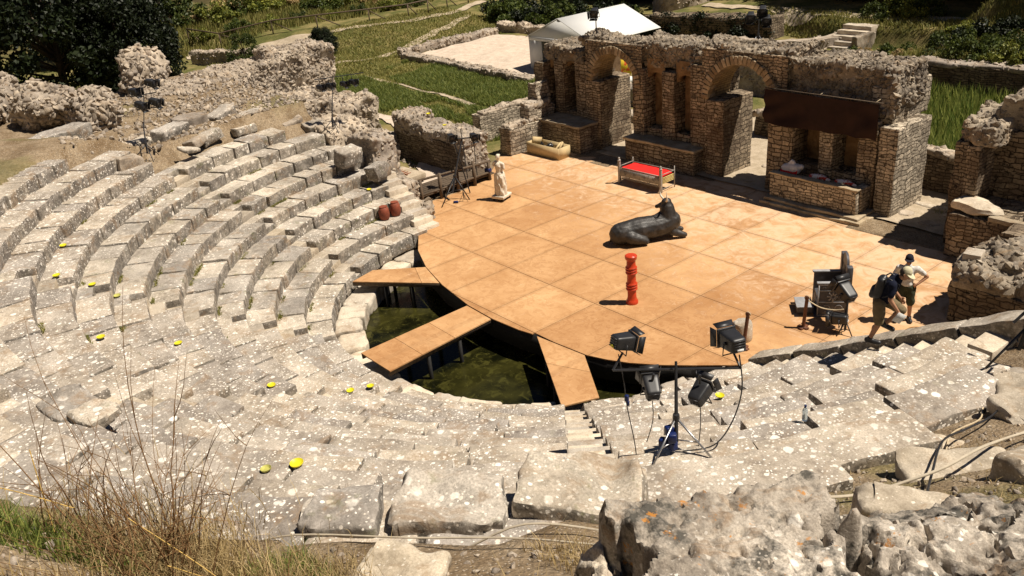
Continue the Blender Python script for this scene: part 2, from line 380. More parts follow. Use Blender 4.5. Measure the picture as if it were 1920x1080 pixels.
def axis(a, b, st, ext):
    return np.array(sorted(set(list(np.round(np.arange(a, b+1e-6, st), 4))+[a-e for e in ext]+[b+e for e in ext])))
gx_ = axis(-52, 24, .2, [1, 3, 6, 12, 25, 50, 110, 260]); gy_ = axis(-22, 46, .2, [1, 3, 6, 12, 25, 50, 110, 260])
GX, GY = np.meshgrid(gx_, gy_, indexing='ij'); GZ = hgt(GX, GY)
idx = np.arange(GX.size).reshape(GX.shape)
mb = MB(); mb.add(np.stack([GX, GY, GZ], -1).reshape(-1, 3), q=np.stack([idx[:-1, :-1], idx[1:, :-1], idx[1:, 1:], idx[:-1, 1:]], -1).reshape(-1, 4))
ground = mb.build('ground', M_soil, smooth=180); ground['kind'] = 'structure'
X = GX.ravel(); Y = GY.ravel(); RR = np.hypot(X, Y)
P2 = np.stack([X, Y, 0*X], -1); nz = fbm(P2*.35, 4)
grass = np.clip(sst(2.5, 4, Y+nz*1.5)*sst(-10, -12, X)+sst(15.5, 17, Y+nz*2), 0, 1)
grass = np.maximum(grass, sst(-27, -30, X)); grass = np.maximum(grass, sst(.1, .5, nz)*sst(13, 14, RR)*.55*(Y < 0))
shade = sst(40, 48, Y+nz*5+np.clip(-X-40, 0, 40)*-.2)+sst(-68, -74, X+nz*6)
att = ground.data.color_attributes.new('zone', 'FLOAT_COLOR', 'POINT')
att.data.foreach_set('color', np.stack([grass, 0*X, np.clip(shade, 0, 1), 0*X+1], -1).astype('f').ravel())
# paths and the gravel court: thin sheets laid on the ground
def sheet(name, poly_l, poly_r, mat, n=60, lift=.05, cols=6, wob=.12):
    L = [np.array(p, float) for p in poly_l]; Rr = [np.array(p, float) for p in poly_r]
    def samp(P, t):
        d = [0]
        for a, b in zip(P[:-1], P[1:]): d.append(d[-1]+np.linalg.norm(b-a))
        s = t*d[-1]; i = min(max(0, int(np.searchsorted(d, s)-1)), len(P)-2); f = (s-d[i])/(d[i+1]-d[i]); return P[i]*(1-f)+P[i+1]*f
    V = []
    for i in range(n+1):
        a = samp(L, i/n); b = samp(Rr, i/n)
        for j in range(cols+1):
            q = a*(1-j/cols)+b*j/cols
            if wob and j in (0, cols): q = q+(fbm([[q[0]*1.3, q[1]*1.3, j]], 3)[0])*wob
            V.append(q)
    V = np.array(V); z = hgt(V[:, 0], V[:, 1])
    zz = z.reshape(n+1, cols+1); zz = zz+lift
    V = np.column_stack([V, zz.ravel()]); ii = np.arange(len(V)).reshape(n+1, cols+1)
    m = MB(); m.add(V, q=np.stack([ii[:-1, :-1], ii[1:, :-1], ii[1:, 1:], ii[:-1, 1:]], -1).reshape(-1, 4))
    o = m.build(name, mat, smooth=180); o['kind'] = 'structure'; return o
def gravel_mat(name, a, b):
    t = NT(name); p = t.pos(); n = t.noise(p, 2.5, 6, .7); n2 = t.noise(p, 30, 4, .8); v = t.vor(p, 14)
    c = t.mix(t.ramp(n, [(.35, 0.), (.65, 1.)]), a, b); c = t.mix(t.ramp(v, [(.1, .35), (.4, 0.)]), c, tuple(x*.6 for x in a))
    c = t.mix(.6, c, t.ramp(n2, [(.3, .6), (.7, 1.25)]), 'MULTIPLY')
    return t.fin(c, .97, t.bump(n2, .6, .02), spec=.15)
M_grav = gravel_mat('pale gravel', (.5, .4, .31), (.66, .55, .44)); M_path = gravel_mat('beaten path', (.36, .29, .2), (.52, .43, .32))
sheet('gravel_court', [(-35.2, 18.2), (-21.5, 17.4)], [(-35.6, 26.6), (-21.5, 27.6)], M_grav, 40, .06, 24)
sheet('path', [(-57, 10.4), (-52.8, 12.2), (-50.4, 15.5), (-47.9, 18), (-46, 21.8), (-44.6, 25), (-45.3, 29.5), (-47, 34)], [(-53, 8.9), (-49.9, 12.9), (-49, 15.3), (-46.7, 17.6), (-45, 21.4), (-43.6, 24.7), (-44.3, 29.3), (-46, 34)], M_path, 120, .07, 5)
sheet('path', [(-38.6, 10.4), (-37.7, 17.6), (-40.1, 22.9), (-41.8, 26.7), (-43.2, 29.5)], [(-38.1, 10.4), (-37.1, 17.6), (-39.4, 22.9), (-41.0, 26.7), (-42.4, 29.5)], M_path, 60, .06, 4)
sheet('path', [(-29, 8.2), (-21.5, 8.25), (-15, 6.2)], [(-29, 7.5), (-21.7, 7.5), (-15.2, 5.5)], M_grav, 60, .06, 3, .05)
sheet('path', [(-34, 13.2), (-24, 12.9), (-20, 12.3)], [(-34, 12.85), (-24, 12.5), (-20, 11.9)], M_path, 50, .05, 3, .1)
sheet('path', [(-24, 37.2), (-15.7, 36.2), (-10.3, 36.5), (-2.75, 37), (12, 37.4)], [(-24, 36.2), (-14.8, 34.9), (-10.2, 35.2), (-5.4, 35.9), (12, 36.2)], M_path, 80, .08, 6)
sheet('forecourt_paving', [(-15.5, 7.6), (-9.6, 4.2)], [(-15.5, 6.2), (-9.6, 1.0)], M_grav, 20, .05, 8)
sheet('forecourt_paving', [(-9, 18.5), (8, 18.5)], [(-9, 10.1), (8, 9.6)], M_path, 30, .055, 16)
# ================================================================ seats
WEDGE = [(180.6, 211.3), (213.9, 250.6), (253.2, 282.8), (285.4, 319.2), (322.0, 355.3)]      # between the stairs
WN = ['leftmost', 'second from the left', 'middle', 'second from the right', 'rightmost']
NR = [(1, 11), (1, 12), (1, 14), (1, 14), (1, 12)]
ORD = ['first', 'second', 'third', 'fourth', 'fifth', 'sixth', 'seventh', 'eighth', 'ninth', 'tenth', 'eleventh', 'twelfth', 'thirteenth', 'fourteenth', 'fifteenth']
def rowr(i): return 7.174+(i-2)*.714
def rowz(i): return .506+(i-2)*.389
def arcblock(az0, az1, r0, r1, zt, zb, seed, amp=.012, seg=.1, gap=.008, bev=.03, chip=.06, tilt=0.):
    rm = (r0+r1)/2; L = math.radians(az1-az0)*rm-gap; D = r1-r0; H = zt-zb
    V, Q = rbox((L, D, H), seg, bev, amp, 1.6, seed, chip=chip)
    V[:, 2] += tilt*V[:, 1]
    a = math.radians((az0+az1)/2)+V[:, 0]/rm; rr = rm+V[:, 1]
    return np.column_stack([rr*np.cos(a), rr*np.sin(a), V[:, 2]+(zt+zb)/2]), Q
rg = np.random.RandomState(5)
SEATD = []
for w, ((a0, a1), (i0, i1)) in enumerate(zip(WEDGE, NR)):
    for i in range(i0, i1+1):
        r0 = rowr(i); z = rowz(i); b0, b1 = a0, a1
        if w == 0 and i >= 7: b0 = a0+[0, 3.5, 9, 14, 18][min(i-7, 4)]+(2 if i == 7 else 0)
        if w == 0 and i == 10: b0 = 209.; b1 = 211.3
        if w == 0 and i in (10, 11): continue
        if w == 4 and i >= 9: b1 = a1-[4, 8, 17, 24][i-9]
        if w == 2 and i == 14: b0 = 262
        if w == 1 and i == 12: b0 = 222
        mid = math.radians((b0+b1)/2)
        lab = '%s seat row above the pond, %s' % (ORD[i-1], ['leftmost wedge of mossy stone blocks', 'wedge between the two left stairs', 'wedge left of the middle stair', 'wedge left of the central stair', 'rightmost wedge of pitted slabs'][w])
        t = thing('seat_row', lab, 'seat row', (r0*math.cos(mid), r0*math.sin(mid), z-.45), 'stone seat rows of the theatre')
        az = b0; big = {0: .9, 1: .95, 2: 1.15, 3: 1.25, 4: 1.6}[w]
        tot = math.radians(b1-b0)*r0; nb = max(1, int(round(tot/big))); cuts = np.cumsum(rg.uniform(.6, 1.4, nb)); cuts = np.concatenate([[0], cuts])/cuts[-1]*(b1-b0)+b0
        for k in range(nb):
            if w == 2 and i <= 1 and rg.rand() < .3: pass
            dz = rg.uniform(-.016, .016)*(3. if w == 4 else 1); dr = rg.uniform(-.02, .018)*(1.4 if w == 0 else 1)
            V, Q = arcblock(cuts[k], cuts[k+1], r0+dr, r0+.84, z+dz, z-.50, rg.randint(9999), amp=.02 if w < 3 else .03, seg=.09, gap=rg.uniform(.014, .038)*(1.6 if w == 4 else 1), chip=.05, bev=rg.uniform(.018, .04), tilt=rg.uniform(-.02, .035)*(2.2 if w == 4 else 1))
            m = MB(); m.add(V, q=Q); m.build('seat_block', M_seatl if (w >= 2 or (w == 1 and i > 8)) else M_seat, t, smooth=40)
# ---- stairs between the wedges (two steps to a row)
ST = [(212.6, 1, 9), (251.9, 1, 12), (284.1, 1, 12), (320.6, 1, 12), (357.2, 1, 8)]
SL = ['leftmost stone stair climbing the seating beside the mossy blocks', 'second stone stair from the left between seat wedges', 'middle stone stair in the lichen-spotted seating left of the central gangway', 'narrow central stone stair rising from the end of the rightmost timber ramp', 'rightmost stone stair where the walker with the cap steps up']
for (az, i0, i1), lab in zip(ST, SL):
    a = math.radians(az); t = thing('stone_stair', lab, 'stair', (6.4*math.cos(a), 6.4*math.sin(a), 0), 'stone stairs of the theatre')
    for k in range((i1-i0+1)*2):
        r0 = rowr(i0)+k*.357; z = rowz(i0)-.195*1+k*.1945
        hw = math.degrees(.36/(r0+.2))
        V, Q = arcblock(az-hw, az+hw, r0, r0+.44, z+rg.uniform(-.01, .01), z-.34, rg.randint(9999), amp=.008, seg=.12, gap=.02, bev=.018, chip=.02)
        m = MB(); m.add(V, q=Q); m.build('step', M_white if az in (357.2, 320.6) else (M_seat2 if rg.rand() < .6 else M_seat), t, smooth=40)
# ---- white kerb round the orchestra pond
k = thing('pond_kerb', 'white worn limestone kerb blocks ringing the pond', 'kerb', (0, 0, -.5))
az = 185.
while az < 350:
    d = rg.uniform(6, 12)
    V, Q = arcblock(az, min(az+d, 351), 5.68+rg.uniform(-.05, .05), 6.5, -.36+rg.uniform(-.05, .04)-(.12 if 236 < az < 262 and rg.rand() < .5 else 0), -.95, rg.randint(9999), amp=.05, seg=.1, gap=.03, bev=.05, chip=.12)
    m = MB(); m.add(V, q=Q); m.build('kerb_stone', M_white, k, smooth=45); az += d
# lining wall of the basin, water, bed
m = MB(); n = 96; a = np.linspace(0, 2*math.pi, n, endpoint=False)
V = np.concatenate([np.column_stack([5.75*np.cos(a), 5.75*np.sin(a), 0*a-.85]), np.column_stack([5.75*np.cos(a), 5.75*np.sin(a), 0*a-1.6])])
m.add(V, q=[(i, (i+1) % n, n+(i+1) % n, n+i) for i in range(n)]); o = m.build('basin_wall', M_rubd, smooth=40); tag(o, 'dark stone lining wall under the pond kerb', 'wall')
t_ = NT('murky pond water'); p = t_.pos(); nn = t_.noise(p, .8, 4, .6); al = t_.noise(p, 3.2, 5, .65, 1.2)
c = t_.mix(t_.ramp(nn, [(.4, 0.), (.62, 1.)]), (.005, .0055, .002), (.032, .030, .007))
c = t_.mix(t_.ramp(al, [(.52, 0.), (.64, .8)]), c, (.055, .052, .012))
c = t_.mix(t_.ramp(t_.vor(p, 9), [(.03, 1.), (.05, 0.)]), c, (.30, .28, .12))
M_water = t_.fin(c, .16, t_.bump(t_.noise(p, 5, 3, .5), .06, .02), spec=.12)
m = MB(); V = np.column_stack([5.76*np.cos(a), 5.76*np.sin(a), 0*a-.86]); V = np.vstack([V, [0, 0, -.86]]); m.add(V, t=[(n, i, (i+1) % n) for i in range(n)]); o = m.build('pond_water', M_water); o['kind'] = 'structure'
# ================================================================ timber stage deck
def plywood():
    t = NT('ochre stained plywood'); p = t.pos(); oi = t.node('ShaderNodeObjectInfo').outputs['Random']
    n = t.noise(p, .75, 6, .62, .6); n2 = t.noise(p, 2.6, 6, .7, 1.6); g = t.node('ShaderNodeMapping'); t.L(p, g.inputs[0]); g.inputs['Scale'].default_value = (1.2, 14, 1)
    gr = t.noise(g.outputs[0], 2.2, 4, .6, .5)
    c = t.mix(t.ramp(n, [(.34, 0.), (.66, 1.)]), (.44, .235, .10), (.60, .36, .175))
    c = t.mix(t.ramp(n2, [(.5, 0.), (.58, .5), (.66, 0.)]), c, (.34, .16, .06))
    c = t.mix(t.ramp(gr, [(.4, .25), (.7, 0.)]), c, (.36, .18, .07))
    c = t.mix(1., c, t.ramp(oi, [(0., (.84, .78, .72)), (.5, (1., 1., 1.)), (1., (1.12, 1.16, 1.2))]), 'MULTIPLY')
    sp = t.node('ShaderNodeSeparateXYZ'); t.L(p, sp.inputs[0])
    k = t.math('ADD', t.math('MULTIPLY', sp.outputs[1], .055), t.math('MULTIPLY', sp.outputs[0], .012))
    wash = t.ramp(t.math('ADD', k, t.math('MULTIPLY', n2, .9)), [(.62, 0.), (.86, .85)])
    wash = t.math('MULTIPLY', wash, t.ramp(t.noise(p, 1.1, 6, .68, 1.5), [(.38, .12), (.55, .95)]))
    c = t.mix(wash, c, (.68, .485, .315))
    def edge(o, off, w):
        f = t.math('FRACT', t.math('DIVIDE', t.math('ADD', o, off), w)); return t.math('MULTIPLY', t.math('MINIMUM', f, t.math('SUBTRACT', 1, f)), w)
    ed = t.math('MINIMUM', edge(sp.outputs[0], 3.86+1.87*20, 1.87), edge(sp.outputs[1], -2.04+2.211*20, 2.211))
    dn = t.noise(p, 5, 5, .7); dm = t.math('MULTIPLY', t.ramp(t.math('SUBTRACT', ed, t.math('MULTIPLY', dn, .16)), [(-.06 if False else 0., 1.), (.03, 0.)]), .22)
    c = t.mix(dm, c, (.27, .14, .06))
    sc2 = t.node('ShaderNodeMapping'); t.L(p, sc2.inputs[0]); sc2.inputs['Scale'].default_value = (5, 1.2, 1); sc2.inputs['Rotation'].default_value = (0, 0, .7)
    c = t.mix(t.math('MULTIPLY', t.ramp(t.noise(sc2.outputs[0], 3, 6, .8, 1.), [(.60, 0.), (.66, 1.)]), .3), c, (.80, .60, .42))
    vs = t.ramp(t.vor(p, 1.3), [(.02, 1.), (.035, 0.)]); c = t.mix(t.math('MULTIPLY', vs, .5), c, (.15, .08, .04))
    return t.fin(c, .72, t.bump(t.math('ADD', gr, t.math('MULTIPLY', n2, .6)), .2, .006), spec=.25)
M_ply = plywood(); M_black = flat('black board and deck shade', (.012, .011, .010), .8, var=.3)
M_tim = flat('grey brown timber', (.10, .07, .045), .85, var=.4, scale=12, bump=.01)
front = [(-6.55, -.42), (-5.4, -1.22), (-4.07, -1.82), (-2.6, -2.25), (-.88, -2.56), (.28, -2.62), (1.3, -2.55), (1.95, -2.42), (3.57, -2.28), (4.1, -2.1), (4.61, -1.85), (5.2, -1.45), (5.8, -.95), (6.4, -.4), (6.75, -.02)]
DECK = front+[(7.8, -.1), (9.3, -.1), (9.2, 4.6), (8.75, 6.5), (8.0, 8.5), (5.5, 9.2), (4.35, 9.35), (4.35, 8.78), (.7, 9.12), (.7, 10.2), (-1.75, 10.6), (-1.75, 10.0), (-2.95, 9.9), (-2.95, 9.72), (-6.4, 9.72), (-6.4, 10.4), (-8.25, 10.4), (-8.45, 9.1), (-10.9, 9.1), (-10.85, 7.35), (-11.4, 7.2), (-9.45, 4.95), (-9.25, 1.35), (-7.7, .55), (-7.0, -.1)]
def clip(poly, axis_, val, keep_gt):
    out = []
    for i in range(len(poly)):
        a, b = poly[i], poly[(i+1) % len(poly)]; ia = (a[axis_] >= val) == keep_gt; ib = (b[axis_] >= val) == keep_gt
        if ia: out.append(a)
        if ia != ib:
            f = (val-a[axis_])/(b[axis_]-a[axis_]); q = [a[0]+f*(b[0]-a[0]), a[1]+f*(b[1]-a[1])]; q[axis_] = val; out.append(tuple(q))
    return out
def prism(name, poly, z0, z1, mat, parent, **kw):
    b = bmesh.new(); vs = [b.verts.new((x, y, z1)) for x, y in poly]
    f = b.faces.new(vs); f.normal_update()
    if f.normal.z < 0: f.normal_flip()
    r = bmesh.ops.extrude_face_region(b, geom=[f]); nv = [v for v in r['geom'] if isinstance(v, bmesh.types.BMVert)]
    for v in nv: v.co.z = z0
    bmesh.ops.recalc_face_normals(b, faces=b.faces); bmesh.ops.triangulate(b, faces=[f for f in b.faces if len(f.verts) > 4])
    off = Vector(OFF.get(parent.name, (0, 0, 0))) if parent else Vector()
    for v in b.verts: v.co -= off
    me = bpy.data.meshes.new(name); b.to_mesh(me); b.free(); o = bpy.data.objects.new(name, me); COL.objects.link(o); me.materials.append(mat)
    if parent: o.parent = parent; OFF[o.name] = tuple(off)
    for a, c in kw.items(): o[a] = c
    return o
deck = thing('stage_deck', 'ochre plywood stage deck built over the pond and orchestra', 'stage', (0, 0, -.2))
for i in range(-5, 9):
    for j in range(-3, 6):
        x0 = -3.86+1.87*i; y0 = 2.04+2.211*(j-1)
        g_ = .008; po = DECK
        for ax_, v_, kp in ((0, x0+g_, True), (0, x0+1.87-g_, False), (1, y0+g_, True), (1, y0+2.211-g_, False)):
            po = clip(po, ax_, v_, kp)
            if len(po) < 3: break
        cl = []
        for q in po:
            if not cl or math.dist(q, cl[-1]) > 1e-4: cl.append(q)
        if len(cl) > 2 and math.dist(cl[0], cl[-1]) < 1e-4: cl.pop()
        if len(cl) < 3: continue
        A = abs(sum(a[0]*b[1]-b[0]*a[1] for a, b in zip(cl, cl[1:]+cl[:1])))/2
        if A < .03: continue
        prism('deck_panel', cl, -.028, 0+(hash((i, j)) % 5)*.0006, M_ply, deck)
# dark boards under the rim
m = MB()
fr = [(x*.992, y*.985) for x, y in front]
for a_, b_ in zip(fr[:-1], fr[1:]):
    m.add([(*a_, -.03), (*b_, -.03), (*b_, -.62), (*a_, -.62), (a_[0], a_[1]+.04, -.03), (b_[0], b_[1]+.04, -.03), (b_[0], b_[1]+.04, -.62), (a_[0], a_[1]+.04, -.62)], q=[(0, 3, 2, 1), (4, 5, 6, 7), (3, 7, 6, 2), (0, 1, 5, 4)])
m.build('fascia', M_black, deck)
m = MB()
for x in np.arange(-6, 7, 1.25):
    for y in np.arange(-2, 2.3, 1.3):
        if any(abs(x-q[0]) < .9 and y < q[1]+.35 for q in front): continue
        bx(m, x-.05, x+.05, y-.05, y+.05, -1.4, -.06)
m.build('post', M_black, deck)  # posts coloured black to carry the shadow below the deck
for pts, lab, nseg in (([(-5.22, -3.08), (-4.07, -1.84), (-2.75, -2.24), (-4.98, -3.96)], 'short plywood ramp at the left edge of the stage deck over the pond', [.8]),
                 ([(.5, -6.08), (.26, -2.66), (-.9, -2.60), (-.86, -6.1)], 'long plywood ramp in the middle crossing the pond in three boards', [.3, .62]),
                 ([(5.16, -3.42), (3.55, -2.32), (1.93, -2.46), (4.80, -4.24)], 'plywood ramp at the right end of the pond reaching the central stair', [.58])):
    P_ = [np.array(q) for q in pts]; c = sum(P_)/4
    t = thing('plywood_ramp', lab, 'ramp', (c[0], c[1], -.1), 'plywood ramps from the deck to the seating')
    fr_ = [0]+nseg+[1]
    # quad: side A p0->p1, side B p3->p2
    for u, v in zip(fr_[:-1], fr_[1:]):
        g_ = .006
        q = [P_[0]*(1-u)+P_[1]*u, P_[0]*(1-v)+P_[1]*v, P_[3]*(1-v)+P_[2]*v, P_[3]*(1-u)+P_[2]*u]
        d = (q[1]-q[0])/np.linalg.norm(q[1]-q[0]); q[0] = q[0]+d*g_; q[1] = q[1]-d*g_; q[3] = q[3]+d*g_; q[2] = q[2]-d*g_
        prism('ramp_board', [tuple(x) for x in q], -.03, .004, M_ply, t)
    m = MB()
    for A, B in ((P_[0], P_[1]), (P_[3], P_[2])):
        i_ = (c-(A+B)/2); i_ = i_/np.linalg.norm(i_)*.05; A1, B1 = A+i_*.4, B+i_*.4; A2, B2 = A+i_*1.4, B+i_*1.4
        m.add([(*A1, -.032), (*B1, -.032), (*B1, -.15), (*A1, -.15), (*A2, -.032), (*B2, -.032), (*B2, -.15), (*A2, -.15)], q=[(0, 1, 2, 3), (7, 6, 5, 4), (3, 2, 6, 7), (0, 3, 7, 4), (1, 5, 6, 2)])
    m.build('bearer', M_tim, t)
    m = MB()
    for f_ in (.35, .7):
        for A, B in ((P_[0], P_[1]), (P_[3], P_[2])):
            q = A*(1-f_)+B*f_; q = q+(c-q)*.12; bx(m, q[0]-.04, q[0]+.04, q[1]-.04, q[1]+.04, -1.4, -.15)
    m.build('prop', M_black, t)  # black instead of timber: the deep shade under the ramp is painted in
# ================================================================ ruins: masonry helpers
def scatter_on(mb, V, Q, n, rg, smin, smax, up=-.2, sub=1, sink=.25, zmin=None):
    """rough stones bedded in the outside of a quad mesh"""
    V = np.asarray(V); a, b, c, d = [V[Q[:, i]] for i in range(4)]
    nr = np.cross(c-a, d-b); A = np.linalg.norm(nr, axis=1)+1e-12; nr = nr/A[:, None]
    w = A*(nr[:, 2] > up)
    if zmin is not None: w = w*(a[:, 2] > zmin)
    k = rg.choice(len(Q), n, p=w/w.sum()); u = rg.rand(n, 1); v = rg.rand(n, 1)
    P = (a[k]*(1-u)+b[k]*u)*(1-v)+(d[k]*(1-u)+c[k]*u)*v
    s = smin+(smax-smin)*rg.rand(n)**2.2
    P = P-nr[k]*(s*sink)[:, None]
    return stones(mb, P, s, rg, sub)
def rubble(name, parent, mat, boxes, seed, dens=38, smin=.05, smax=.15, amp=.1, seg=.16, fr=1.1, bev=.08, up=-.2, sub=1, topmod=None, stone_mat_=None, zmin=None):
    rg = np.random.RandomState(seed); m = MB(); sm = MB()
    for i, (c, sz, rz) in enumerate(boxes):
        b = MB(); box(b, c, sz, rz, seg=seg, bev=bev, amp=amp, fr=fr, seed=seed+i)
        V = b.V(); Q = b.q[0]
        V = V+np.stack([fbm(V*4+3, 2), fbm(V*4+30, 2), fbm(V*4+60, 2)], 1)*.03
        if topmod is not None:
            V[:, 2] = topmod(V)
        m.add(V, q=Q)
        ar = sz[0]*sz[1]+(sz[0]*sz[2]+sz[1]*sz[2])*(2 if up < 0 else 0)
        scatter_on(sm, V, Q, int(dens*ar), rg, smin, smax, up, sub, zmin=zmin)
    n_ = m.n; m.merge(sm)
    return m.build(name, mat, parent, smooth=50)
def wallbox(name, parent, mat, x0, x1, y0, y1, z0, z1, seed=0, seg=.14, amp=.025, bev=.03, fr=2.2, **k):
    m = MB(); bx(m, x0, x1, y0, y1, z0, z1, seg=seg, bev=bev, amp=amp, fr=fr, seed=seed, **k)
    return m.build(name, mat, parent, smooth=35)
M_plaster = None
t = NT('brown render'); p = t.pos(); n = t.noise(p, 1.6, 6, .7, .6)
M_plaster = t.fin(t.mix(t.ramp(n, [(.36, 0.), (.64, 1.)]), (.10, .06, .03), (.30, .20, .11)), .95, t.bump(t.noise(p, 12, 4, .7), .6, .02), spec=.2)
# ================================================================ stage building
B = thing('stage_building', 'ruined coursed-stone stage front with two arched doorways, niches and a rubble top', 'ruin', (-4, 10, 0))
wb = lambda n, *a, mat=M_brick, **k: wallbox(n, B, mat, *a, **k)
# left section
wb('end_wall', -12.15, -11.58, 10.05, 12.3, -.1, 3.35, seed=1, amp=.06)
wb('back_wall', -11.6, -9.0, 11.0, 12.3, -.1, 3.75, seed=2, mat=M_plaster)
wb('pilaster', -11.12, -10.55, 10.32, 11.05, 1.1, 3.55, seed=3)
wb('pilaster', -9.82, -9.0, 10.32, 12.2, -.1, 3.6, seed=4)
wb('pier', -9.02, -8.2, 10.16, 12.0, -.1, 2.88, seed=5)
# middle section
wb('pilaster', -6.42, -5.86, 10.2, 12.0, -.1, 3.62, seed=6)
wb('back_wall', -5.9, -3.4, 10.95, 12.2, -.1, 3.9, seed=7, mat=M_plaster)
wb('pilaster', -4.98, -4.36, 10.3, 11.0, .9, 3.6, seed=8)
wb('pilaster', -3.5, -2.66, 10.22, 12.0, -.1, 4.05, seed=9)
wb('pier', -2.7, -1.9, 10.08, 11.85, -.1, 2.88, seed=10)
wb('sill', -5.9, -3.45, 10.42, 11.0, .9, 1.28, seed=11)
wb('sill', -11.6, -9.8, 10.4, 11.0, 1.0, 1.35, seed=12)
# right section
wb('pilaster', .05, 1.04, 10.0, 11.9, -.1, 3.05, seed=13)
wb('back_wall', 1.0, 4.2, 10.9, 12.2, -.1, 3.4, seed=14, mat=M_plaster)
wb('pilaster', 1.98, 2.46, 10.1, 10.95, .9, 3.0, seed=15, mat=M_brick_pale)
wb('pilaster', 3.36, 4.0, 10.05, 11.0, -.1, 3.0, seed=16)
wb('sill', 1.0, 3.4, 10.2, 10.95, .3, 1.15, seed=17)
wb('pier', 4.1, 4.7, 9.95, 11.95, -.1, 2.9, seed=18, mat=M_brick_pale)
# niche heads and the courses over them
def nichehead(x0, x1, y, z0, ztop, seed):
    m = MB(); n = 10; r = (x1-x0)/2; cx = (x0+x1)/2; dep = .5
    P = [(cx+r*math.cos(math.pi*k/n), z0+r*.75*math.sin(math.pi*k/n)) for k in range(n+1)]
    V = []
    for yy in (y, y+dep):
        V += [(px, yy, pz) for px, pz in P]+[(px, yy, ztop) for px, _ in P]
    N = n+1; q = []
    for k in range(n):
        q += [(k, k+1, N+k+1, N+k), (2*N+k, 2*N+N+k, 2*N+N+k+1, 2*N+k+1), (k, 2*N+k, 2*N+k+1, k+1)]
    m.add(V, q=q); m.build('niche_head', M_plaster, B)
for x0, x1, y, z in ((-11.6, -11.1, 10.55, 3.0), (-10.57, -9.8, 10.55, 3.1), (-5.88, -4.97, 10.5, 3.15), (-4.37, -3.48, 10.45, 3.2), (1.02, 2.0, 10.4, 2.2), (2.44, 3.38, 10.4, 2.2)): nichehead(x0, x1, y, z, z+.85, 1)
# arches: voussoir ring in front, masonry barrel behind
def arch(cx, y0, y1, zs, ri, ro, seed, nv=26):
    rg = np.random.RandomState(seed); m = MB(); ring = MB()
    for k in range(nv):
        a0 = math.pi*k/nv; a1 = math.pi*(k+1)/nv-.012; am = (a0+a1)/2; rr = (ri+ro)/2+rg.uniform(-.015, .02)
        w = (a1-a0)*rr; V, Q = rbox((w*.92, .42+rg.uniform(-.04, .04), ro-ri), .12, .015, .012, 4, seed+k)
        M_ = np.array(Matrix.Rotation(-(am-math.pi/2), 3, 'Y'))
        V = V@M_.T; ring.add(V+np.array([cx+rr*math.cos(am), y0+.2, zs+rr*math.sin(am)]), q=Q)
    ring.build('voussoir_ring', M_arch, B, smooth=35)
    n = 28; ys = np.linspace(y0+.05, y1, 9); V = []; 
    for r_ in (ri+.01, ro-.06):
        for y in ys:
            for k in range(n+1):
                a = math.pi*k/n; V.append((cx+r_*math.cos(a), y, zs+r_*math.sin(a)))
    V = np.array(V); V += np.stack([fbm(V*2, 3)]*3, 1)*.02*0+fbm(V*3, 3)[:, None]*.02
    N = n+1; L = len(ys); q = []
    for j in range(L-1):
        for k in range(n):
            i = j*N+k; q.append((i, i+N, i+N+1, i+1)); i2 = i+L*N; q.append((i2, i2+1, i2+N+1, i2+N))
    for k in range(n):
        for j0 in (0, L-1):
            i = j0*N+k; q.append((i, i+1, i+L*N+1, i+L*N) if j0 == 0 else (i, i+L*N, i+L*N+1, i+1))
    m.add(V, q=q); m.build('barrel_vault', M_vault, B, smooth=60)
t = NT('arch stones'); p = t.pos(); rn = t.node('ShaderNodeNewGeometry').outputs['Random Per Island']
c = t.mix(rn, (.22, .155, .09), (.46, .36, .24)); c = t.mix(.7, c, t.ramp(t.noise(p, 9, 5, .7), [(.3, .5), (.7, 1.3)]), 'MULTIPLY'); M_arch = t.fin(c, .93, t.bump(t.noise(p, 16, 4, .7), .6, .02), spec=.2)
t = NT('vault masonry'); p = t.pos(); sp = t.node('ShaderNodeSeparateXYZ'); t.L(p, sp.inputs[0]); cb = t.node('ShaderNodeCombineXYZ'); t.L(sp.outputs[1], cb.inputs[0]); t.L(t.math('ADD', sp.outputs[2], t.math('MULTIPLY', sp.outputs[0], .6)), cb.inputs[1])
br = t.node('ShaderNodeTexBrick'); t.L(cb.outputs[0], br.inputs[0]); br.inputs['Scale'].default_value = 1; br.inputs['Brick Width'].default_value = .38; br.inputs['Row Height'].default_value = .11; br.inputs['Mortar Size'].default_value = .012
br.inputs['Color1'].default_value = (.27, .19, .10, 1); br.inputs['Color2'].default_value = (.42, .29, .14, 1); br.inputs['Mortar'].default_value = (.14, .09, .045, 1)
M_vault = t.fin(t.mix(.6, br.outputs[0], t.ramp(t.noise(p, 4, 5, .7), [(.3, .5), (.7, 1.3)]), 'MULTIPLY'), .95, t.bump(br.outputs[1], .5, -.02), spec=.2)
arch(-7.42, 10.12, 11.35, 2.88, 1.20, 1.50, 3, 24)
arch(-1.25, 10.1, 11.4, 2.88, 1.36, 1.66, 30, 27)
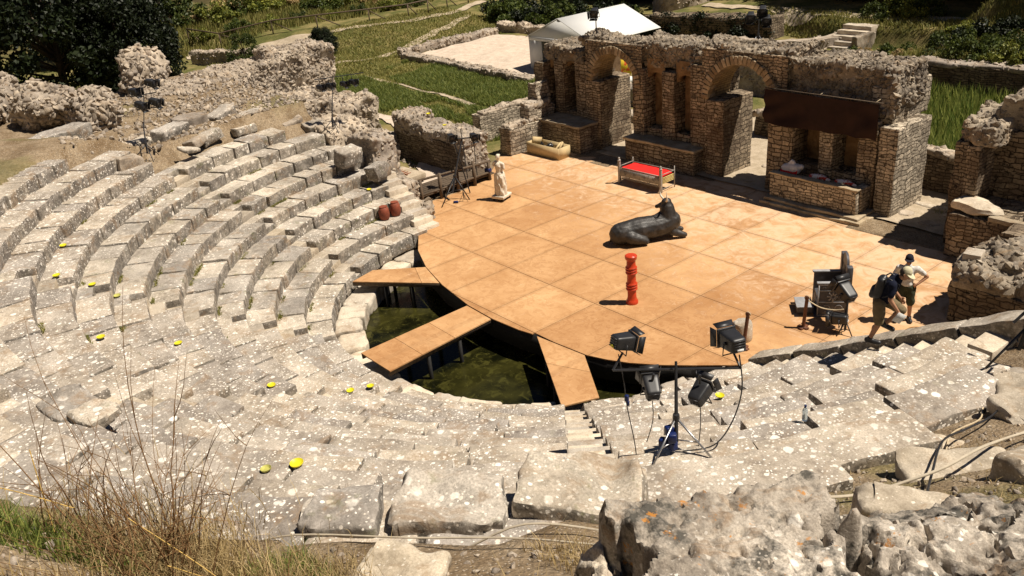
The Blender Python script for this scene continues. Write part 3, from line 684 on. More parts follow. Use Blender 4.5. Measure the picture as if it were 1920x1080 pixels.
# spandrel rubble hugging the arches, and the crown of the wall
def spandrel(x0, x1, cx, ro, y0, y1, zs, zt, seed):
    """masonry between an arch ring and the wall top, made of columns that start on the ring"""
    m = MB(); rg = np.random.RandomState(seed); n = max(3, int((x1-x0)/.12)); xs = np.linspace(x0, x1, n+1)
    V = []; 
    for y in (y0, y1):
        for x in xs:
            d = abs(x-cx); zb = zs+math.sqrt(max(0, ro*ro-d*d)) if d < ro else zs
            V.append((x, y, min(zb, zt-.02))); V.append((x, y, zt))
    V = np.array(V); N = len(xs)*2; q = []
    for k in range(n):
        i = 2*k; q += [(i, i+2, i+3, i+1), (N+i, N+i+1, N+i+3, N+i+2), (i+1, i+3, N+i+3, N+i+1)]
    m.add(V, q=q); scatter_on(m, V, np.array(q), int((x1-x0)*55), rg, .05, .13, -.5)
    m.build('spandrel', M_brick, B, smooth=30)
spandrel(-9.0, -5.9, -7.42, 1.42, 10.22, 11.45, 2.9, 4.5, 2)
spandrel(-2.95, .6, -1.25, 1.58, 10.2, 11.5, 2.9, 4.66, 5)
def crown(x0, x1, y0, y1, z0, z1, seed, dens=210, **k):
    return rubble('rubble_crown', B, M_rubd, [(((x0+x1)/2, (y0+y1)/2, (z0+z1)/2), (x1-x0, y1-y0, z1-z0), 0)], seed, dens=dens, smin=.05, smax=.19, amp=.16, **k)
crown(-11.9, -9.3, 10.35, 12.2, 3.45, 4.05, 1)
crown(-9.6, -6.3, 10.5, 11.7, 4.05, 4.55, 2)
crown(-6.6, -2.9, 10.45, 12.0, 3.72, 4.6, 3)
crown(-3.2, .6, 10.4, 11.75, 4.2, 4.75, 4)
crown(.2, 4.2, 10.45, 12.3, 3.35, 4.5, 5)
crown(.3, 4.1, 10.3, 10.95, 3.0, 3.55, 6)
wb('upper_wall', 3.5, 4.24, 10.35, 12.6, 2.85, 4.0, seed=20, mat=M_brick_pale, amp=.05)
# podiums
def podium(x0, x1, y0, y1, z1, seed, mat=M_brick):
    wb('podium', x0, x1, y0, y1, -.3, z1-.1, seed=seed, mat=mat)
    m = MB(); bx(m, x0-.06, x1+.06, y0-.06, y1, z1-.1, z1, seg=.12, bev=.02, amp=.02, seed=seed); m.build('podium_slab', M_slab, B, smooth=35)
M_slab = stone_mat('ochre slab', (.22, .17, .11), (.42, .34, .24), (.52, .44, .32), (.62, .55, .44), .15, 1.5, .4)
podium(-11.0, -8.45, 9.12, 10.4, 1.2, 31); podium(-6.42, -2.92, 9.68, 10.45, .98, 32)
wb('podium', .62, 4.32, 8.82, 10.05, -.3, .10, seed=33, mat=M_slab); wb('podium', .72, 4.18, 8.95, 10.05, .10, .2, seed=34, mat=M_slab)
wb('basin_wall', .78, 3.95, 9.18, 9.42, .2, .98, seed=35, mat=M_brick_pale); wb('basin_wall', 3.68, 3.96, 9.4, 10.02, .2, 1.0, seed=36, mat=M_brick_pale); wb('basin_wall', .76, 1.0, 9.4, 10.02, .2, .98, seed=37)
wb('basin_rim', .75, 3.98, 9.15, 9.44, .975, 1.04, seed=38, mat=M_slab, amp=.02)
wb('podium', .9, 3.8, 9.4, 10.3, .2, .72, seed=39, mat=M_brick_fine)
# doorway thresholds
wb('threshold', -8.2, -6.42, 9.75, 10.5, -.2, .03, seed=41, mat=M_slab); wb('threshold', -1.9, .0, 10.1, 10.9, -.2, .03, seed=42, mat=M_slab)
# ================================================================ free-standing walls around the stage
def wall_thing(name, label, loc, parts, cat='wall', group=None):
    t = thing(name, label, cat, loc, group)
    for p_ in parts: p_(t)
    return t
wall_thing('low_brick_wall', 'low pale coursed stone wall end left of the stage, farther from the stage', (-14, 8, 0), [
    lambda t: wallbox('wall', t, M_brick_pale, -14.3, -13.7, 7.98, 13.2, -.1, 1.18, 51, amp=.05),
    lambda t: rubble('wall_top', t, M_rub, [((-14, 10.6, 1.2), (.55, 4.8, .16), 0)], 52, dens=40, smin=.05, smax=.14, amp=.05, up=.2)])
wall_thing('low_brick_wall', 'stepped pale masonry wall end beside the open wooden crate', (-11.2, 7.3, 0), [
    lambda t: wallbox('wall', t, M_brick_pale, -11.52, -10.82, 7.3, 10.1, -.1, 1.18, 53, amp=.05),
    lambda t: wallbox('wall', t, M_brick_pale, -11.6, -10.95, 8.6, 10.1, 1.1, 1.75, 54, amp=.09),
    lambda t: wallbox('wall', t, M_brick_pale, -11.9, -11.3, 9.4, 10.2, 1.7, 2.6, 57, amp=.09),
    lambda t: rubble('wall_top', t, M_rub, [((-11.2, 8.2, 1.18), (.6, 1.6, .2), 0), ((-11.3, 9.3, 1.8), (.6, 1.3, .25), 0)], 55, dens=55, smin=.05, smax=.15, amp=.08)])
wall_thing('parodos_wall', 'thick rubble wall with a black shaded side behind the timber railing', (-12.5, 4.9, 0), [
    lambda t: wallbox('wall', t, M_brick_fine, -15.3, -10.2, 4.35, 5.55, -.3, 1.3, 56, amp=.07),  # darker masonry tone puts the shade of the near side into the colour
    lambda t: rubble('wall_top', t, M_rub, [((-12.6, 4.95, 1.4), (4.9, 1.25, .5), 0), ((-14.6, 5.0, 1.6), (1.6, 1.2, .8), 0), ((-10.4, 4.95, .6), (.5, 1.25, 1.5), 0)], 56, dens=70, smin=.05, smax=.16, amp=.12)])
wall_thing('analemma_ruin', 'rubble core of the left wing wall beside the white end steps', (-11, .4, 0), [
    lambda t: rubble('rubble_core', t, M_rub, [((-10.9, .35, 1.35), (2.6, 1.0, 2.5), .12), ((-12.2, .0, 1.7), (2.2, 1.6, 2.4), 0)], 61, dens=45, smin=.06, smax=.18, amp=.22, fr=.9),
    lambda t: rubble('rubble_core', t, M_rub, [((-9.3, .72, .5), (1.4, .5, 1.3), .1), ((-7.9, .75, .2), (1.0, .45, .7), .1)], 62, dens=30, smin=.08, smax=.2, amp=.16)])
t = thing('end_steps', 'short flight of white stone steps at the stage end of the left wing', 'stair', (-7.5, .1, 0))
for k in range(8):
    m = MB(); x = -6.62-.345*k; z = .12+.2*k; bx(m, x-.42, x, -.28, .52, z-.5, z, seg=.2, bev=.02, amp=.012, seed=k); m.build('step', M_white, t, smooth=40)
wall_thing('paraskenion_wall', 'dark masonry walls with a niche at the right end of the stage front', (8, 10, 0), [
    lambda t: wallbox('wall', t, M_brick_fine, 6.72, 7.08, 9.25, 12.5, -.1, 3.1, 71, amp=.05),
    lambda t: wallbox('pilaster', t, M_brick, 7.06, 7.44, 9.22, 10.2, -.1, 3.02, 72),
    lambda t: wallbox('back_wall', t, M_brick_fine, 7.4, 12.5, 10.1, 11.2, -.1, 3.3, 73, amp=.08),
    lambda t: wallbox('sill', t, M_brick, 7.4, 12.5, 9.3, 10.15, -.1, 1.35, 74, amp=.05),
    lambda t: rubble('rubble_top', t, M_rubd, [((7.15, 11.3, 3.3), (.95, 3.8, .55), 0), ((9.6, 11.2, 3.6), (4.6, 2.0, .9), 0), ((7.3, 13.3, 3.4), (.8, 1.8, .9), .2)], 75, dens=50, smin=.06, smax=.18, amp=.2)])
def rock_part(name, parent, mat, c, size, seed, sub=3, **k):
    m = MB(); rock(m, c, size, seed, sub=sub, **k); return m.build(name, mat, parent, smooth=40)
wall_thing('ruined_altar', 'brick podium with a thick pale slab on top at the shaded right end', (7.9, 8.8, 0), [
    lambda t: wallbox('base', t, M_brick, 7.12, 8.75, 8.42, 9.3, -.3, 1.3, 76, amp=.04),
    lambda t: rock_part('slab', t, M_white, (7.75, 8.85, 1.45), (1.35, .95, .4), 5, flat_top=True),
    lambda t: wallbox('rim', t, M_slab, 8.2, 9.3, 8.38, 8.6, 1.28, 1.42, 77),
    lambda t: wallbox('base', t, M_brick, 8.85, 10.6, 7.6, 8.5, -.3, 1.38, 78, amp=.05)])
wall_thing('rubble_wall', 'broad grey rubble wall with a dark brown face beside the right wing', (11, 5.8, 0), [
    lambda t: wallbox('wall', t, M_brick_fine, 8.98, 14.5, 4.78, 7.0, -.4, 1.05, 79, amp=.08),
    lambda t: rubble('rubble_top', t, M_rubd, [((11.7, 5.95, 1.2), (5.5, 2.3, .55), 0), ((10.1, 6.2, 1.45), (1.6, 1.6, .35), .3)], 80, dens=55, smin=.06, smax=.22, amp=.2)])
m = MB(); bx(m, 9.02, 9.42, 5.05, 5.5, 1.32, 1.75, seg=.15, bev=.02, amp=.015, rz=.2); o = m.build('stone_block', M_white, smooth=40); tag(o, 'small white squared block on the left end of the broad rubble wall', 'stone block')
wall_thing('low_brick_wall', 'low wall across the gap between the brick pier and the dark right wall', (5.3, 13, 0), [
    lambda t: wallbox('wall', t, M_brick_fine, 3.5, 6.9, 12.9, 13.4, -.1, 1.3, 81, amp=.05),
    lambda t: rubble('wall_top', t, M_rub, [((5.2, 13.15, 1.32), (3.4, .6, .22), 0)], 82, dens=40, smin=.06, smax=.2, amp=.08)])
for k, (x, y, w, d) in enumerate(((5.4, 11.6, 1.5, .35), (6.3, 11.2, .9, .4), (4.9, 10.6, .5, .4), (5.9, 10.2, .7, .4), (-1.3, 13.0, .8, .4), (-.7, 12.6, .6, .45), (-1.2, 12.2, .7, .5))):
    m = MB(); rock(m, (x, y, .03), (w, d, .24), 90+k, rz=.1*k, flat_top=True); o = m.build('paving_stone', M_white if k < 2 else M_rub, smooth=40)
    tag(o, ['long pale threshold stone behind the right brick pier', 'pale threshold stone nearest the dark right wall', 'small stone at the foot of the right brick pier', 'flat stone between the brick pier and the dark wall', 'farthest flat stone seen through the second arch', 'middle flat stone seen through the second arch', 'nearest flat stone seen through the second arch'][k], 'stone')
wall_thing('boundary_wall', 'long shadowed masonry wall beyond the grassy pit on the right', (4, 24, 0), [
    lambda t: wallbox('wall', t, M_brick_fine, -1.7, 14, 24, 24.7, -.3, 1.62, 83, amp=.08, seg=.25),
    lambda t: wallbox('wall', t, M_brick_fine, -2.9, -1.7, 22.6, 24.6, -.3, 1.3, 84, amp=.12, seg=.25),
    lambda t: rubble('wall_top', t, M_rub, [((6, 24.4, 1.65), (16, .8, .2), 0), ((-2.3, 23.6, 1.35), (1.0, 2.0, .2), 0)], 85, dens=16, smin=.08, smax=.2, amp=.08, up=.2)])
# right wing parapet
t = thing('wing_parapet', 'sloping grey coping along the stage end of the right wing', 'parapet', (9.5, -.2, 1.5))
for k in range(5):
    x0 = 6.95+k*1.12; zc = .506+(x0+.56-7.17)*.545-.11
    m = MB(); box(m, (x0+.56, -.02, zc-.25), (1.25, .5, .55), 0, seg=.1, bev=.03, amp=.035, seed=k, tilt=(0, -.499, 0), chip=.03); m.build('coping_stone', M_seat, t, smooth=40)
m = MB(); bx(m, 6.9, 12.9, -.26, .22, -.3, .3, seg=.3, bev=.02, amp=.03); V = m.V(); V[:, 2] = np.where(V[:, 2] > 0, .506+(V[:, 0]-7.17)*.545-.35, V[:, 2]); m.setV(V); m.build('retaining_wall', M_brick_fine, t, smooth=40)
# ================================================================ left rubble ruins on the diazoma
def hz(x, y): return float(hgt(np.array([x]), np.array([y]), False)[0])
wall_thing('rubble_ruin', 'tall pale rubble wall with a square right end above the grass field', (-23, 4, 1), [
    lambda t: rubble('rubble_core', t, M_rub, [((-24.6, 4.7, 1.9), (2.2, 3.4, 4.2), .1), ((-24.4, 1.9, 1.9), (2.6, 3.0, 3.4), .1), ((-23.4, -.6, 2.1), (2.6, 3.4, 2.9), .2), ((-21.5, -2.6, 2.6), (3.6, 2.2, 2.4), .5)], 101, dens=75, smin=.08, smax=.2, amp=.25, seg=.22),
    lambda t: rubble('rubble_slope', t, M_rub, [((-21.0, 2.6, .9), (6.0, 4.6, 2.2), .25), ((-18.4, -.4, 1.6), (5.2, 3.6, 2.4), .35), ((-17.2, 3.2, .2), (4.6, 2.2, 1.4), .2)], 102, dens=60, smin=.08, smax=.24, amp=.3, seg=.25)])
for k, (c, s, sd, lab) in enumerate((((-23.6, -3.3, 4.1), (2.8, 2.0, 2.0), 5, 'rounded rubble concrete lump behind the far left light stand'),
        ((-24.6, -9.0, 4.15), (4.4, 2.0, 1.9), 6, 'long rubble concrete boulder at the left edge below the dark tree'),
        ((-20.4, -7.8, 4.15), (3.4, 2.0, 1.8), 7, 'middle rubble concrete boulder below the dark tree'),
        ((-17.4, -6.9, 4.1), (2.1, 1.6, 1.7), 8, 'rightmost rubble concrete boulder tilted below the dark tree'))):
    rg_ = np.random.RandomState(sd); m = MB(); rock(m, c, s, sd, rz=-.4+.2*k, sub=3, amp=.16, fr=1.2)
    V = m.V(); T_ = m.t[0]; P = V[T_].mean(1); kk = rg_.choice(len(P), 1700); stones(m, P[kk], .07+.15*rg_.rand(len(kk))**2, rg_, 1)
    o = m.build('rubble_boulder', M_rub, smooth=50); tag(o, lab, 'boulder', 'rubble boulders on the left terrace')
wall_thing('low_stone_wall', 'low mortared wall holding the path bank above the far left ruins', (-42, 8, 0), [
    lambda t: rubble('wall', t, M_rub, [((-47.5, 10.0, .3), (6.5, .7, 1.3), .45)], 111, dens=26, smin=.08, smax=.2, amp=.12, seg=.3)])
wall_thing('low_stone_wall', 'ruined low wall corner between the rubble wall and the dark tree', (-36, 4, 0), [
    lambda t: rubble('wall', t, M_rub, [((-37, 3.2, .5), (7, .7, 1.2), .5), ((-33.5, 2.0, .5), (.7, 3.6, 1.2), .2)], 112, dens=20, smin=.08, smax=.2, amp=.15, seg=.3)])
wall_thing('low_stone_wall', 'dark edged low wall along the near side of the gravel court', (-28, 17.5, 0), [
    lambda t: rubble('wall', t, M_rub, [((-28, 17.5, .12), (14.5, .8, .55), -.06)], 113, dens=22, smin=.08, smax=.2, amp=.1, seg=.3)])
wall_thing('low_stone_wall', 'low rubble wall along the far left side of the gravel court', (-36, 22, 0), [
    lambda t: rubble('wall', t, M_rub, [((-36, 22.4, .2), (1.0, 8.5, .6), 0), ((-33, 28.3, .3), (8, .9, .7), .1)], 114, dens=18, smin=.1, smax=.25, amp=.15, seg=.3)])
# ring wall, steps, ivy wall, far tower
rg_ = np.random.RandomState(4); m = MB(); V = []; n = 40
for k in range(n+1):
    a = math.radians(-115+250*k/n)
    for r_, z in ((2.7, -.2), (2.7, .62), (3.45, .62), (3.45, -.2)): V.append((-14.9+r_*math.cos(a)*1.15, 33.1+r_*math.sin(a), z))
V = np.array(V)+0; V += fbm(V*2, 3)[:, None]*.05; q = [(4*k+j, 4*k+4+j, 4*k+4+(j+1) % 4, 4*k+(j+1) % 4) for k in range(n) for j in range(4)]
m.add(V, q=q); scatter_on(m, V, np.array(q), 420, rg_, .08, .2, -.1); o = m.build('ring_wall', M_rub, smooth=50); tag(o, 'low curved stone wall beyond the stage front, left of the far steps', 'wall')
t = thing('garden_steps', 'far flight of five stone steps climbing to the shaded path', 'steps', (-10.7, 33, 0))
for k in range(5):
    m = MB(); bx(m, -11.7+.1*k, -9.85+.1*k, 31.9+.42*k, 32.7+.42*k, -.2, .18+.24*k, seg=.3, bev=.03, amp=.03, seed=k); m.build('step', M_white, t, smooth=40)
wallbox('side_wall', t, M_rubd, -9.75, -9.35, 31.9, 34.0, -.2, .85, 7, amp=.08)
wall_thing('low_stone_wall', 'low rubble wall seen through the second arch', (-2, 17, 0), [
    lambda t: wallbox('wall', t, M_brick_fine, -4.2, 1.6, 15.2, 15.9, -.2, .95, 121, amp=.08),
    lambda t: rubble('wall_top', t, M_rub, [((-1.3, 15.55, 1.0), (5.8, .8, .3), 0), ((-6.5, 21.5, .7), (7, 1.1, 1.8), .1)], 122, dens=40, smin=.07, smax=.2, amp=.12)])
wall_thing('low_stone_wall', 'ruined rubble heap standing behind the wall seen through the first arch', (-12, 17, 0), [
    lambda t: rubble('wall', t, M_rub, [((-13.5, 17.0, .3), (6, .8, .9), -.05), ((-9.5, 14.2, .2), (3, .7, .6), .2)], 123, dens=35, smin=.07, smax=.2, amp=.12)])
# ================================================================ vegetation
def leaf_mat(name, a, b, tr=.25):
    t = NT(name); rn = t.node('ShaderNodeNewGeometry').outputs['Random Per Island']; oi = t.node('ShaderNodeObjectInfo').outputs['Random']
    c = t.mix(rn, a, b); c = t.mix(1., c, t.ramp(oi, [(0., .75), (1., 1.2)]), 'MULTIPLY')
    tl = t.node('ShaderNodeBsdfTranslucent'); t.put(tl.inputs[0], c); mx = t.node('ShaderNodeMixShader'); mx.inputs[0].default_value = tr
    t.fin(c, .55, spec=.3); t.L(t.b.outputs[0], mx.inputs[1]); t.L(tl.outputs[0], mx.inputs[2])
    out = [n for n in t.n.nodes if n.type == 'OUTPUT_MATERIAL'][0]; t.L(mx.outputs[0], out.inputs[0]); return t.m
M_leafd = leaf_mat('dark foliage', (.004, .008, .002), (.020, .030, .007), .08)
M_leafm = leaf_mat('green foliage', (.03, .05, .010), (.11, .135, .025))
M_leafy = leaf_mat('yellow green foliage', (.09, .12, .02), (.28, .28, .05))
M_bark = flat('bark', (.09, .07, .05), .95, var=.4, bump=.03)
M_dry = leaf_mat('dry straw grass', (.34, .24, .10), (.62, .47, .24), .2)
M_grassb = leaf_mat('field grass', (.07, .12, .02), (.34, .36, .09), .35)
M_grassy = leaf_mat('yellowing grass', (.13, .15, .03), (.40, .35, .12), .35)
def leafcloud(mb, C, rad, n, size, rg, flatz=1.):
    """n small leaves inside clumps C (k,3) of radius rad (k,)"""
    k = rg.randint(len(C), size=n); d = rg.randn(n, 3); d /= np.linalg.norm(d, axis=1, keepdims=True)
    P = C[k]+d*(rad[k]*(rg.rand(n)**.4))[:, None]*np.array([1, 1, flatz])
    a = rg.randn(n, 3); a /= np.linalg.norm(a, axis=1, keepdims=True); b = np.cross(a, rg.randn(n, 3)); b /= np.linalg.norm(b, axis=1, keepdims=True)
    s = size*rg.uniform(.6, 1.3, (n, 1))
    V = np.stack([P-a*s, P+b*s*.55, P+a*s, P-b*s*.55], 1).reshape(-1, 3); mb.add(V, q=np.arange(4*n).reshape(-1, 4)); return mb
def make_tree(name, h, cr, seed, mat, n=9000, leaf=.16, low=.25, nc=46):
    """tapered trunk with limbs and a ragged clumped crown; returns (crown mesh, trunk mesh)"""
    rg = np.random.RandomState(seed); tr = MB(); C = []; R_ = []
    top = h*.8; tube(tr, [(0, 0, -.3), (.1, 0, h*.2), (.2, .1, h*.45), (.1, .2, top)], [.035*h, .028*h, .02*h, .008*h], 8)
    for i in range(nc):
        a = rg.uniform(0, 6.28); z = h*(low+(1-low)*rg.rand()**.8); prof = math.sin(math.pi*min(.97, max(.12, (z/h-low)/(1-low)*.8+.17)))**.6
        rr = cr*prof*(.35+.65*rg.rand()**.5); C.append((rr*math.cos(a), rr*math.sin(a), z)); R_.append(cr*rg.uniform(.16, .33))
        if i % 3 == 0: tube(tr, [(.1, .1, z*.55), (rr*.5*math.cos(a), rr*.5*math.sin(a), z*.82), (rr*math.cos(a), rr*math.sin(a), z)], [.011*h, .007*h, .002*h], 5)
    m = MB(); leafcloud(m, np.array(C), np.array(R_), n, leaf, rg, .8)
    return m, tr
def put_tree(proto, x, y, label, cat='tree', group=None, s=1., rz=0., name='tree', z=None):
    cm, tm, cmat, tmat = proto
    z = hz(x, y) if z is None else z
    r = thing(name, label, cat, (x, y, z), group, rz); r.scale = (s, s, s*1.0)
    for nm, me in (('crown', cm), ('trunk', tm)):
        o = bpy.data.objects.new(nm, me); COL.objects.link(o); o.parent = r
    return r
def proto(mk, mat):
    a, b = mk; ca = a.mesh('crown'); ca.materials.append(mat); tb = b.mesh('trunk', smooth=60); tb.materials.append(M_bark); return (ca, tb, None, None)
PD = proto(make_tree('t', 9, 4.6, 3, None, 30000, .16, .0, 90), M_leafd)
PD2 = proto(make_tree('t', 10, 4.4, 8, None, 11000, .19, .1, 60), M_leafd)
PM = proto(make_tree('t', 6, 3.0, 13, None, 8000, .13, .1, 40), M_leafm)
def make_bush(h, cr, seed, n, leaf, nc=16):
    rg = np.random.RandomState(seed); tr = MB(); C = []; R_ = []
    for i in range(nc):
        a = rg.uniform(0, 6.28); rr = cr*rg.rand()**.5; z = h*rg.uniform(.15, .85)*(1-.4*(rr/cr)**2); C.append((rr*math.cos(a), rr*math.sin(a), z)); R_.append(min(h, cr)*rg.uniform(.2, .42))
        if i < 7: tube(tr, [(0, 0, -.1), (rr*.5*math.cos(a), rr*.5*math.sin(a), z*.6), (rr*math.cos(a), rr*math.sin(a), z)], [.03*h, .02*h, .006*h], 4)
    m = MB(); leafcloud(m, np.array(C), np.array(R_), n, leaf, rg, .85); return m, tr
BG = proto(make_bush(1.7, 1.5, 1, 3000, .10), M_leafm); BY = proto(make_bush(1.3, 1.4, 2, 2600, .10), M_leafy); BD = proto(make_bush(2.0, 1.6, 3, 3200, .11), M_leafd); BR = proto(make_bush(.9, 1.3, 4, 1500, .09), M_dry)
# the big dark tree on the left and the little trees by the path
put_tree(PD, -42.2, -2.6, 'huge dense dark green tree behind the rubble boulders on the left', s=1.05, rz=1.)
put_tree(PD, -39.2, .6, 'right lobe of dark evergreen growth beside the huge left tree', s=.72, rz=3.)
put_tree(PD2, -47.5, -8.5, 'dark tree at the far left edge behind the huge tree', s=.9, rz=2.)
put_tree(PM, -43.3, 9.6, 'small slim tree on the near bank of the far left path', s=.42, rz=1., name='small_tree')
put_tree(PD, -42.2, 15.4, 'small dark rounded tree on the grass bank below the path', s=.22, rz=2.2, name='small_tree')
# bushes and trees on the far side of the railed path
rg = np.random.RandomState(21)
def label_pos(kind, k): return kind
spots = []
for k in range(15):      # hillside scrub beyond the fence
    u = k/14; x = -62-6*rg.rand()+u*8; y = 9+u*24+rg.uniform(-1.5, 1.5); spots.append((x, y, [BG, BY, BR][k % 3], rg.uniform(1.0, 1.7), 'scrub bush on the ochre bank beyond the railing'))
for k in range(8): spots.append((-57+rg.uniform(-1, 1)+k*.75, 12+k*2.6, [BY, BG][k % 2], rg.uniform(.5, .8), 'low bush just behind the timber railing of the path'))
for k in range(12): spots.append((-41.5+rg.uniform(-1.5, 1.5)+k*1.0, 30.5+rg.uniform(-.6, 1.2)+k*.28, [BD, BG][k % 2], rg.uniform(.8, 1.3), 'dark bush between the gravel court and the shaded path'))
for k in range(7): spots.append((-24.5+k*1.15, 31.2+k*.25, [BD, BR][k % 2], .7, 'ivy bush trailing on the dark retaining bank behind the stage'))
for k in range(26): spots.append((-7.5+(k % 9)*1.45+rg.uniform(-.6, .6), 26.0+(k//9)*2.4+rg.uniform(-.7, .7), [BG, BY, BD, BR, BG][k % 5], rg.uniform(.5, .85), 'weedy bush on the slope above the shadowed boundary wall'))
for k in range(5): spots.append((-10.2+k*.5, 36.5+rg.uniform(-.5, .8), [BG, BY][k % 2], .75, 'leafy bush on the shaded path above the garden steps'))
NUM = ['leftmost', 'second', 'third', 'fourth', 'fifth', 'sixth', 'seventh', 'eighth', 'ninth', 'tenth', 'eleventh', 'twelfth', 'thirteenth', 'fourteenth', 'fifteenth', 'sixteenth', 'seventeenth', 'eighteenth', 'nineteenth', 'twentieth']
def scrx(x, y): v = Vector((x, y, 1))-CAM; return v.dot(R2)/v.dot(F)
def ordered(items, lab):
    its = sorted(items, key=lambda q: scrx(q[0], q[1])); out = []
    for k, q in enumerate(its):
        n = len(its); s = NUM[k]+('' if k == 0 else ' from the left') if k < 20 else NUM[n-1-k].replace('leftmost', 'rightmost')+('' if k == n-1 else ' from the right')
        out.append((q, '%s, %s' % (lab, s)))
    return out
for lab in sorted(set(q[4] for q in spots)):
    for (x, y, pr, s, _), l_ in ordered([q for q in spots if q[4] == lab], lab): put_tree(pr, x, y, l_, 'bush', lab.replace('bush', 'bushes'), s, rg.uniform(0, 6), 'bush')
# wood along the top of the picture
fl = []
for k in range(15): fl.append((-74+k*2.4, 22+k*2.2+rg.uniform(-2, 2)+8, 1.15))
for k in range(14): fl.append((-52+k*4.3+rg.uniform(-1.5, 1.5), 46+rg.uniform(-2.5, 2.5)+(k > 8)*-1, 1.2))
for k in range(7): fl.append((-80+rg.uniform(-2, 2), -2+k*5.5, 1.2))
for k in range(8): fl.append((-26+k*5, 56+rg.uniform(-3, 3), 1.4))
fl += [(3.5, 37.5, .95), (8.5, 36, 1.0), (13, 34, 1.0), (-3, 42, 1.0), (-60, 3, .8), (-66, 12, .9)]
fl += [(-4+2.6*k, 40.5+rg.uniform(-1, 1), .95) for k in range(8)]+[(6+3*k, 44, 1.1) for k in range(5)]+[(9, 31, .6), (12, 29, .7), (15, 31, .9)]
for x, y, s in fl: put_tree([PD, PD2][rg.randint(2)], x, y, 'dark evergreen tree of the wood closing the view beyond the ruins', 'tree', 'dark trees of the background wood', s, rg.uniform(0, 6), 'forest_tree')
# masonry stump of the far tower and the ivy bank
m = MB(); lathe(m, [(2.3, -.5), (2.15, 1), (2.1, 2.4), (2.2, 4), (2.3, 7.0), (.1, 7.2)], (-27.5, 38.5, 1), 28)
V = m.V(); V += fbm(V*.8, 3)[:, None]*.12; m2 = MB(); m2.add(V, q=m.q[0], t=m.t[0]); rg2 = np.random.RandomState(2); scatter_on(m2, V, m.q[0], 1500, rg2, .08, .2, -.5)
o = m2.build('ruined_tower', M_rub, smooth=50); tag(o, 'round rubble masonry tower stump right behind the white tent', 'tower')
m = MB(); bx(m, -24.5, -15.5, 0, 1.6, -.3, 1.45, seg=.3, bev=.1, amp=.12); V = m.V(); V[:, 1] += 30.6+.2*(V[:, 0]+24.5); m.setV(V); rg2 = np.random.RandomState(9)
iv = MB(); bank = thing('ivy_wall', 'dark retaining wall hung with dry ivy behind the stage front', 'wall', (-20, 31, 0)); m.build('wall', M_brick_fine, bank, smooth=40)
leafcloud(iv, np.column_stack([rg2.uniform(-24.5, -15.5, 90), np.zeros(90), rg2.uniform(.2, 1.6, 90)])+0, np.full(90, .3), 5000, .08, rg2)
V = iv.V(); V[:, 1] += 30.75+.2*(V[:, 0]+24.5); iv.setV(V); iv.build('ivy', M_leafd, bank)
# grass: blades as one mass per area
def grass_patch(name, mat, label, pts, h, rg, w=.03, lean=.35, kind='stuff'):
    n = len(pts); z = hgt(pts[:, 0], pts[:, 1]); a = rg.uniform(0, 6.28, n); hh = h*rg.uniform(.5, 1.3, n); ln = lean*hh*rg.rand(n); b = rg.uniform(0, 6.28, n)
    base = np.column_stack([pts, z-.03]); d = np.column_stack([np.cos(a), np.sin(a), 0*a])*w; tip = base+np.column_stack([ln*np.cos(b), ln*np.sin(b), hh]); mid = (base+tip)/2+np.column_stack([-ln*np.cos(b), -ln*np.sin(b), hh*.2])*.3
    V = np.stack([base-d, base+d, mid+d*.7, mid-d*.7, tip], 1).reshape(-1, 3); i = np.arange(n)[:, None]*5
    m = MB(); m.add(V, q=i+np.array([[0, 1, 2, 3]]), t=i+np.array([[3, 2, 4]])); o = m.build(name, mat); tag(o, label, 'grass', kind=kind); return o
def area(rg, n, x0, x1, y0, y1, f):
    P = np.column_stack([rg.uniform(x0, x1, n), rg.uniform(y0, y1, n)]); return P[f(P)]
rg = np.random.RandomState(33)
ok = lambda P: (np.abs(P[:, 1]-(13.05-.065*(P[:, 0]+34))) > .3)
grass_patch('meadow_grass', M_grassb, 'tall green grass filling the field between the low walls', area(rg, 110000, -34, -13.5, 8.6, 17.3, lambda P: ok(P) & (P[:, 1] > 8.4-(P[:, 0]+22)*.3*(P[:, 0] > -22)) & (fbm(np.column_stack([P*.45, 0*P[:, 0]]), 3) > -.45)), .26, rg, .025, .9)
grass_patch('field_grass', M_grassy, 'short yellowing grass over the rest of the field', area(rg, 60000, -36, -13.5, 6, 17.4, lambda P: ok(P) & (P[:, 1] > 8.4-(P[:, 0]+22)*.3*(P[:, 0] > -22))), .13, rg, .025, 1.)
grass_patch('slope_grass', M_grassy, 'rough grass on the wooded slope beyond the stage front', area(rg, 50000, -18, 16, 24.8, 36.0, lambda P: (P[:, 0]+4.5*(P[:, 1] < 31) > -6) | (P[:, 1] > 34)), .3, rg, .03, .9)
grass_patch('bank_grass', M_grassy, 'yellow green grass on the bank below the path', area(rg, 60000, -48, -28, 8.5, 30, lambda P: (P[:, 0] < -35.8) | (P[:, 1] < 15.5)), .2, rg, .03, .9)
grass_patch('pit_grass', M_grassb, 'tall bright grass in the pit before the shadowed boundary wall', area(rg, 14000, -2.5, 7, 14.5, 23.8, lambda P: P[:, 0] > -2.5), .85, rg, .04)
grass_patch('dry_grass', M_grassy, 'patchy dry grass beyond the railing', area(rg, 16000, -66, -52, 6, 34, lambda P: P[:, 0] < -52.5+(P[:, 1]-18)*.12), .5, rg, .05)
grass_patch('wall_weeds', M_grassb, 'weeds behind the right stage wing', area(rg, 2500, 3.8, 6.8, 10.8, 12.8, lambda P: fbm(np.column_stack([P*1.2, 0*P[:, 0]]), 2) > .05), .16, rg, .015)
